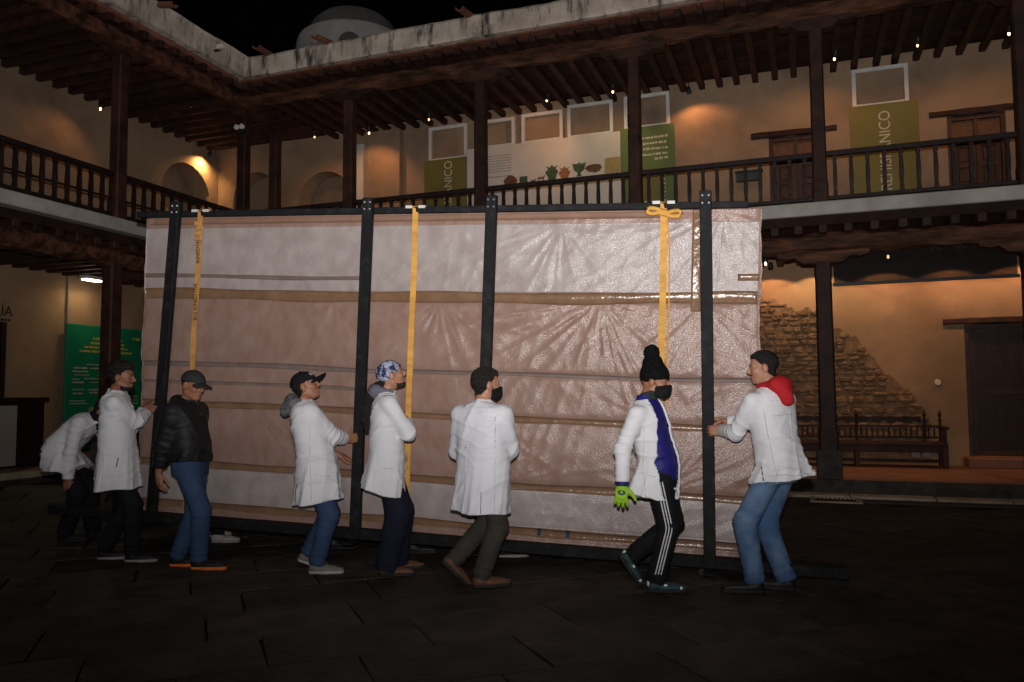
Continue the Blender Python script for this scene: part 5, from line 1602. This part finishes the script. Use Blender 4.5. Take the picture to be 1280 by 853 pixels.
# ------------------------------------------------------------------ people
def mk_extra(b, name, fn, pts, pad, h, mat, sm=1, parent=None):
    lo, hi = bb(pts, pad); return build(name, fn, lo, hi, h, mat, parent or b["p"], sm)
def pocket(b, c, n, upv, w, h_, mat, parent):
    """patch pocket lying on the cloth"""
    M = frame(A(*c), A(*n), A(*upv))
    def fn(P): return smax(smax(np.abs(P[:, 1]) - w, np.abs(P[:, 2]) - h_, .01), np.abs(P[:, 0]) - .008, .004)
    return build("pocket", fn, (-.02, -w - .02, -h_ - .02), (.02, w + .02, h_ + .02), .007, mat, parent, 1, M)

# man in the red hood, pushing the last post
b = person("man in short white coat over a red hood, pushing the end post", (-0.263, 6.072, 0), 1.74, (.095, .10, .905), (.075, .14, 1.455), 130, 122, (.03, .17, 1.612), 166, -7,
    [dict(to=(-.205, .455, 1.135), pole=(-.1, -.6, -1), sh=(-.03, 0, -.01), dir=(-1, .35, .02), back=(-.15, -1, .25), pose=GRIP), dict(to=(-.15, .53, 1.20), pole=(.8, .3, -.8), dir=(-.9, .4, .2), back=(.3, .2, 1), pose=GRIP)],
    [dict(ankle=(-.115, .02, .085), yaw=172, pole=(-1, .3, 0)), dict(ankle=(.135, .10, .085), yaw=158, pole=(-1, .5, 0))], skin="skin_light", fat=1.04,
    trousers="jeans_faded", leg_r=(.086, .085, .070), shoes="shoe_black", soles="sole_dark", boot=.05, shoe_size=1.08, seed=1.7,
    coat=dict(hem=(.130, .09, .795), hemw=(.240, .215), mat="coat_cloth3", hipo=(.03, -.01, 0), belt=True, sleeve=(.97, .97), collar=True))
short_hair(b, .014, .004, 28); brows(b); beard(b, False)
hood(b, "red_hood", .075, 1.12)
CAMD = (0, 1, 0)
L_ = lambda a, c, n=12: [A(*a) + (A(*c) - A(*a)) * t for t in np.linspace(0, 1, n)]
surf_line(b, L_((-.055, 0, .80), (-.055, 0, .90), 6), CAMD, .004, "black_cloth", "vent_slit")
surf_line(b, L_((.17, 0, 1.34), (.20, 0, .82), 18), CAMD, .0035, "seam_cloth"); surf_line(b, L_((-.03, 0, 1.30), (.03, 0, .82), 18), CAMD, .0035, "seam_cloth")
surf_line(b, L_((.13, 0, 1.085), (.30, 0, 1.075), 12), CAMD, .006, "coat_cloth3", "belt"); surf_line(b, L_((.02, 0, 1.26), (.20, 0, 1.27), 12), CAMD, .003, "seam_cloth")

# man in the pompom beanie
arms = [dict(to=(.10, .28, .80), pole=(-1, .2, 0)), dict(to=(-.272, -.205, .785), pole=(-1, -.2, 0), sh=(-.01, 0, -.015), dir=(-.12, -.08, -1), back=(-.25, -1, .05), pose=((12, 15, 12), ((.55, .8, -.1), (.7, .65, -.05), (.8, .5, 0))), spread=.22)]
b = person("man in black pompom beanie, open white coat, blue jacket and striped track trousers", (-1.048, 5.907, 0), 1.66, (.03, .03, .895), (-.06, 0, 1.362), -20, -35, (.012, -.015, 1.512), -20, -9, arms,
    [dict(ankle=(-.165, .12, .225), yaw=-8, pitch=-56, pole=(1, -.05, 0)), dict(ankle=(-.02, -.05, .085), yaw=-6, pole=(1, 0, 0))], skin="skin",
    trousers="black_cloth", leg_r=(.100, .082, .066), shoes="shoe_teal", soles="sole_dark", refl=True, seed=2.4, shoe_size=1.02,
    coat=dict(hem=(-.03, -.0, .665), hemw=(.215, .175), mat="coat_cloth3", hemh=-25, open=dict(top=.062, hem=.130, turn=-6, shift=0), sleeve=(.93, .93), collar=False, h=.0075))
face_mask(b); brows(b)
def beanie(P):
    d = smin(ell(P, (-.014, 0, .045), (.110, .093, .085)), rcone(P, (-.02, 0, .075), (-.040, 0, .128), .092, .078), .03)
    d = smax(d, .006 - .34 * np.clip(-P[:, 0], -.02, .14) - P[:, 2] + .18 * np.clip(P[:, 0], 0, .1), .008)
    th = np.arctan2(P[:, 1], P[:, 0] + .02)
    return d + .0022 * np.sin(th * 42) + .0015 * wob(P, 60)
hat = build("beanie", beanie, (-.16, -.13, -.06), (.13, .13, .23), .0058, "knit_black", b["p"], 1, b["MH"])
build("pompom", lambda P: ell(P, (-.060, 0, .218), (.058, .058, .055)) + .006 * wob(P, 90) + .004 * wob(P, 170, 2), (-.14, -.08, .14), (.02, .08, .30), .0058, "knit_black", hat, 0, b["MH"])
nk, sp, pel = b["nk"], b["sp"], b["pel"]
def jacket(P):
    d = loft(P, [(nk + A(0, 0, .03), .070, .066, -35), (sp(.92), .120, .085, -35), (sp(.84), .155, .100, -35), (sp(.70), .168, .118, -35), (sp(.40), .160, .122, -28), (pel + A(0, 0, .02), .172, .138, -20), (pel + A(0, 0, -.06), .165, .135, -20)])
    d = smax(d, -rcone(P, nk + A(0, 0, .02), nk + A(.03, -.02, .14), .050, .060), .01)
    qz = ((P - nk) @ unit(nk - pel)); fr_ = (P - nk) @ ang2(-35); la = (P - nk) @ ang2(55)
    d = d + np.where((fr_ > .03), .004 * np.exp(-(la / .006) ** 2), 0)
    return d + .005 * np.sin(qz * 55 + 2 * wob(P, 9)) * .6 + .003 * wob(P, 18)
jk = mk_extra(b, "jacket", jacket, [nk + A(0, 0, .06), pel + A(0, 0, -.1)], .22, .0085, "blue_jacket")
w_, e_ = b["wr"][-1], b["el"][-1]; ax_ = unit(w_ - e_)
mk_extra(b, "jacket_cuff", lambda P: smax(rcone(P, w_ - ax_ * .06, w_ + ax_ * .012, .044, .043), (P - w_ - ax_ * .012) @ ax_, .006) + .002 * np.sin((P @ ax_) * 300), [w_ - ax_ * .06, w_], .06, .0065, "blue_jacket", 1, jk)
mk_extra(b, "neck_gaiter", lambda P: smax(rcone(P, nk + A(-.005, 0, .0), nk + A(.028, -.012, .078), .070, .068), (P - (nk + A(.028, -.012, .088))) @ unit(A(-.35, .1, 1)), .01) + .003 * np.sin(P[:, 2] * 170) + .003 * wob(P, 30), [nk, nk + A(.03, 0, .1)], .10, .007, "cap_grey")
hfn = b["arms"][1]["fn"]
gl = build("glove", lambda P: smax(hfn(P) - .0035, -.03 - P[:, 0], .004) + .001 * wob(P, 90), (-.06, -.11, -.13), (.22, .11, .06), .0056, "glove_lime", b["p"], 1, b["HM"][-1])
build("glove_badge", lambda P: smax(ell(P, (.055, .002, .016), (.022, .030, .010)), -ell(P, (.055, .002, .030), (.013, .018, .012)), .001), (.02, -.05, 0), (.09, .05, .04), .004, "glove_grey", gl, 0, b["HM"][-1])
build("glove_fingertips", lambda P: smax(hfn(P) - .0045, np.minimum(.152 - P[:, 0], P[:, 2] + .018), .003), (.02, -.11, -.13), (.22, .11, .0), .006, "glove_grey", gl, 1, b["HM"][-1])
hp_, kn_, an_ = b["hip"][-1], b["kn"][-1], b["an"][-1]
for k, off in enumerate((-.020, 0, .020)):
    pts, out = [], unit(A(-.12, -1, 0)); fwd_ = unit(A(1, -.12, 0))
    for t in np.linspace(.16, 1.86, 22):
        c_ = hp_ + (kn_ - hp_) * t if t < 1 else kn_ + (an_ - kn_) * (t - 1)
        r_ = .100 + (.082 - .100) * t if t < 1 else .082 + (.066 - .082) * (t - 1)
        pts.append(c_ + out * (math.sqrt(max(1e-4, r_ ** 2 - off ** 2)) + .0005) + fwd_ * off)
    def stripe(P, pts=pts):
        d = None
        for a_, b_ in zip(pts[:-1], pts[1:]):
            q = rcone(P, a_, b_, .0062, .0062); d = q if d is None else np.minimum(d, q)
        return d
    mk_extra(b, "leg_stripe", stripe, pts, .012, .0055, "stripe_white", 1, b["trs"])
surf_line(b, L_((-.12, 0, .86), (-.03, 0, .83), 8), CAMD, .0035, "seam_cloth", "pocket_edge"); surf_line(b, L_((-.10, 0, 1.20), (-.11, 0, .70), 20), CAMD, .0032, "seam_cloth")

# man seen from behind with folded arms
b = person("man in long white coat seen from behind, arms folded, black mask", (-2.321, 5.611, 0), 1.64, (.03, 0, .875), (.020, -.01, 1.345), 42, 62, (.060, .02, 1.500), 22, -2,
    [dict(to=(.03, .24, 1.08), pole=(-.7, -.2, -1), sh=(-.02, 0, -.01)), dict(to=(.13, .20, 1.10), pole=(.55, -.6, -1), sh=(.015, 0, -.01))],
    [dict(ankle=(-.195, .07, .185), yaw=12, pitch=-44, pole=(1, .5, 0)), dict(ankle=(.01, -.04, .085), yaw=12, pole=(1, .5, 0))], skin="skin_light", fat=1.13,
    trousers="olive_cloth", leg_r=(.098, .080, .066), shoes="shoe_brown", soles="sole_dark", seed=3.1, shoe_size=1.05,
    coat=dict(hem=(.010, .0, .555), hemw=(.205, .180), mat="coat_cloth1", belt=True, rs=(.072, .066, .054)))
short_hair(b, .021, .005, 26, line=.056); brows(b); face_mask(b)
surf_line(b, L_((-.085, 0, 1.26), (-.095, 0, .58), 24), CAMD, .0035, "seam_cloth"); surf_line(b, L_((.125, 0, 1.26), (.115, 0, .58), 24), CAMD, .0035, "seam_cloth")
surf_line(b, L_((-.10, 0, 1.035), (.13, 0, 1.045), 14), CAMD, .0055, "coat_cloth1", "belt"); surf_line(b, L_((.02, 0, .72), (.015, 0, .565), 8), CAMD, .003, "grey_hood", "back_vent")

# man in the patterned bandana
b = person("man in patterned blue bandana with long dark ponytail, white coat and navy trousers", (-3.143, 5.76, 0), 1.70, (-.045, .02, .915), (-.055, 0, 1.435), 5, 14, (-.008, .005, 1.592), 16, 16,
    [dict(to=(.0, .26, 1.0), pole=(-.3, .6, -.3)), dict(to=(.115, .12, 1.20), pole=(.55, -.6, -1), sh=(.01, 0, 0), dir=(-.3, .9, .3), back=(1, 0, .3))],
    [dict(ankle=(.02, .18, .085), yaw=8), dict(ankle=(-.035, -.05, .085), yaw=-2)], skin="skin_light", trousers="navy_cloth", leg_r=(.115, .100, .092), cuff=.10, shoes="shoe_brown", soles="sole_dark", seed=4.2,
    coat=dict(hem=(-.075, .01, .65), up=(-.25, 0, -1), hemw=(.200, .185), mat="coat_cloth2", open=dict(top=.02, hem=.07, turn=0)))
beard(b, True, 'beard_brown'); brows(b)
def band(P):
    d = cranium(P) - .010 - .0025 * wob(P, 40) - .002 * np.sin(P[:, 2] * 150 + P[:, 0] * 130 + 2 * wob(P, 20))
    x, z = P[:, 0], P[:, 2]
    d = smax(d, .045 - z - .62 * np.clip(.08 - x, 0, .2), .006)
    return smin(d, ell(P, (-.115, 0, -.030), (.022, .022, .02)), .012)
build("bandana", band, (-.17, -.12, -.12), (.13, .12, .15), .006, "bandana", b["p"], 1, b["MH"])
Mh = b["MH"]; tp = lambda q: (Mh @ np.append(A(*q), 1))[:3]
pts = [tp((-.08, 0, -.04)), tp((-.145, -.01, -.07)), b["nk"] + A(-.13, -.05, -.04), b["nk"] + A(-.145, -.07, -.20), b["nk"] + A(-.135, -.08, -.30)]
def pony(P):
    d = None
    for k in range(4):
        rr_ = (.040, .047, .045, .036, .012); q = rcone(P, pts[k], pts[k + 1], rr_[k], rr_[k + 1]); d = q if d is None else smin(d, q, .02)
    return d + .006 * wob(P, 30, 2) + .004 * np.sin(P[:, 0] * 260 + 4 * wob(P, 9))
mk_extra(b, "ponytail", pony, pts, .07, .0075, "hair_black", 1)
hood(b, "mauve_hood", .045, 1.0, -.01)
surf_line(b, L_((-.10, 0, 1.25), (-.12, 0, .70), 22), CAMD, .0032, "seam_cloth"); surf_line(b, L_((-.05, 0, .86), (.05, 0, .85), 8), CAMD, .0035, "seam_cloth", "pocket_edge")

# man in the black cap at the second post
b = person("man in black emblem cap and white coat, thumb up on the second post", (-3.758, 5.617, 0), 1.64, (-.02, .07, .875), (-.135, .08, 1.352), 3, 12, (-.118, .085, 1.508), 4, 17,
    [dict(to=(.075, .44, .915), pole=(0, .7, -1), dir=(.75, .55, -.35), back=(-.2, -.5, .8), pose=FLAT), dict(to=(.175, .335, 1.055), pole=(.35, -.7, -1), sh=(.05, .03, -.01), dir=(.75, .6, .08), back=(.55, -.85, .1), pose=THUMBUP)],
    [dict(ankle=(-.125, .22, .115), yaw=2, pitch=-18), dict(ankle=(.01, -.03, .085), yaw=-2)], skin="skin", fat=1.06, trousers="jeans", leg_r=(.098, .080, .066), shoes="shoe_grey", soles="shoe_white", seed=5.3,
    coat=dict(hem=(.005, .06, .56), hemw=(.222, .185), mat="coat_cloth0", sleeve=(.52, .74), rs=(.074, .066, .060)))
short_hair(b, .006, .002, sides=-.05); brows(b)
cap(b, "cap_black", .18, True)
hood(b, "grey_hood", .045, 1.08)
surf_line(b, L_((-.15, 0, .58), (-.14, 0, .72), 8), CAMD, .004, "grey_hood", "side_vent"); surf_line(b, L_((-.04, 0, 1.20), (.0, 0, .60), 22), CAMD, .0032, "seam_cloth")
surf_line(b, L_((.02, 0, .80), (.12, 0, .78), 8), CAMD, .0035, "seam_cloth", "pocket_edge")

# man in the black jacket
b = person("man in dark cap and black padded jacket with jeans and orange-soled shoes", (-4.887, 5.433, 0), 1.70, (.0, 0, .91), (-.045, .02, 1.362), -6, -10, (.02, -.01, 1.522), -26, -14,
    [dict(to=(.0, .28, .80), pole=(-.6, .6, 0)), dict(to=(-.235, -.07, .765), pole=(-1, -.3, 0), sh=(-.03, 0, 0), dir=(.15, -.05, -1), back=(-.6, -.8, 0), pose=RELAX)],
    [dict(ankle=(-.115, .07, .085), yaw=-4), dict(ankle=(.115, -.06, .085), yaw=-8)], skin="skin", fat=1.06, trousers="jeans", leg_r=(.102, .080, .068), shoes="shoe_black", soles="sole_orange", seed=6.1, shoe_size=1.08,
    coat=dict(name="jacket", hem=(.0, 0, .89), hemw=(.185, .155), up=(0, 0, -1), mat="puffer", rs=(.082, .072, .056)))
short_hair(b, .006, .002, sides=-.03); brows(b)
cap(b, "cap_grey", -.10, False)
hood(b, "black_cloth", .02, .95)
mk_extra(b, "shirt_collar", lambda P: smin(rcone(P, b["nk"] + A(.04, -.07, .045), b["nk"] + A(.075, -.045, -.005), .013, .010), rcone(P, b["nk"] + A(.085, .0, .045), b["nk"] + A(.078, -.04, -.005), .012, .010), .004), [b["nk"] + A(.06, -.03, .02)], .08, .006, "grey_hood")

# curly haired man at the first post
b = person("curly haired bearded man in white coat, both hands on the first post", (-5.647, 5.454, 0), 1.74, (-.045, 0, .92), (-.085, .02, 1.447), 4, 12, (-.028, .02, 1.602), 4, -4,
    [dict(to=(.02, .36, 1.33), pole=(.1, .5, -1), dir=(.5, .6, .6), back=(-.3, -.3, 1), pose=GRIP), dict(to=(.055, .325, 1.275), pole=(.55, -.7, -1), sh=(.03, 0, 0), dir=(.35, .55, .75), back=(.3, -.9, .3), pose=GRIP)],
    [dict(ankle=(-.185, .10, .085), yaw=2), dict(ankle=(.115, -.02, .085), yaw=-3)], skin="skin_dark", trousers="black_cloth", leg_r=(.098, .078, .066), shoes="shoe_black", soles="sole_grey", seed=7.2,
    coat=dict(hem=(-.028, 0, .625), hemw=(.215, .185), mat="coat_cloth0"))
short_hair(b, .033, .016, 12, line=.054, sides=-.055); brows(b); beard(b, True)
surf_line(b, L_((.035, 0, .83), (.045, 0, .91), 6), CAMD, .0045, "black_cloth", "pocket_slit"); surf_line(b, L_((-.06, 0, 1.25), (-.07, 0, .66), 22), CAMD, .0032, "seam_cloth")

# stooping man at the far end
b = person("man in white coat stooping low behind the curly haired man", (-6.777, 6.044, .025), 1.70, (-.20, 0, .86), (.085, .05, 1.165), 5, 5, (.175, .06, 1.255), 0, -30,
    [dict(to=(.28, .35, .75), pole=(-.3, .5, -.5)), dict(to=(-.045, -.17, .60), pole=(-1, -.2, .2), sh=(-.03, 0, 0), dir=(-.1, 0, -1), back=(0, -1, 0), pose=RELAX)],
    [dict(ankle=(.05, .14, .085), yaw=2, pole=(1, 0, 0)), dict(ankle=(-.10, -.09, .085), yaw=-5, pole=(1, 0, 0))], skin="skin_dark", trousers="black_cloth", shoes="shoe_black", soles="sole_dark", seed=8.3, bow=(-.02, 0, .055), leg_r=(.11, .09, .075),
    coat=dict(hem=(-.13, 0, .665), hemw=(.23, .20), mat="coat_cloth2", hipo=(-.03, 0, 0), sleeve=(1.05, 1.05)))
short_hair(b, .012, .004)
mk_extra(b, "scarf", lambda P: np.abs(rcone(P, b["nk"] + A(-.01, 0, -.01), b["nk"] + A(.04, 0, .04), .075, .075)) - .016, [b["nk"]], .15, .009, "black_cloth")

# helpers behind the crate, of whom only shoes and trouser ends show beneath it
for i, (o, lab, sh_, so_, tr_, sd_) in enumerate([((-5.45, 6.44, 0), "helper behind the crate in pale grey sneakers, only feet showing", "shoe_white", "sole_grey", "black_cloth", 9.1),
                                   ((-4.18, 6.52, 0), "helper behind the crate in plain black shoes, only feet showing", "shoe_black", "sole_dark", "black_cloth", 10.1),
                                   ((-3.37, 6.56, 0), "helper behind the crate in dark shoes by the middle strap, only feet showing", "shoe_black", "sole_dark", "navy_cloth", 11.1),
                                   ((-2.53, 6.66, 0), "helper behind the crate in black shoes with pale soles, only feet showing", "shoe_black", "sole_grey", "black_cloth", 12.1)]):
    b = person(lab, o, 1.68, (-.03, .32, .90), (-.02, .32, 1.40), 5, 5, (.02, .32, 1.555), 5, 0,
        [dict(to=(.16, .38, 1.02), pole=(-1, .3, -.3)), dict(to=(.24, .20, 1.25), pole=(-.2, .3, -1), pose=GRIP)],
        [dict(ankle=(-.20, .34, .085), yaw=4), dict(ankle=(.0, .02, .085), yaw=-2)], skin="skin", trousers=tr_, shoes=sh_, soles=so_, seed=sd_,
        coat=dict(hem=(-.02, .32, .66), hemw=(.21, .18), mat="coat_cloth1", h=.014))
    short_hair(b, .011, .003)
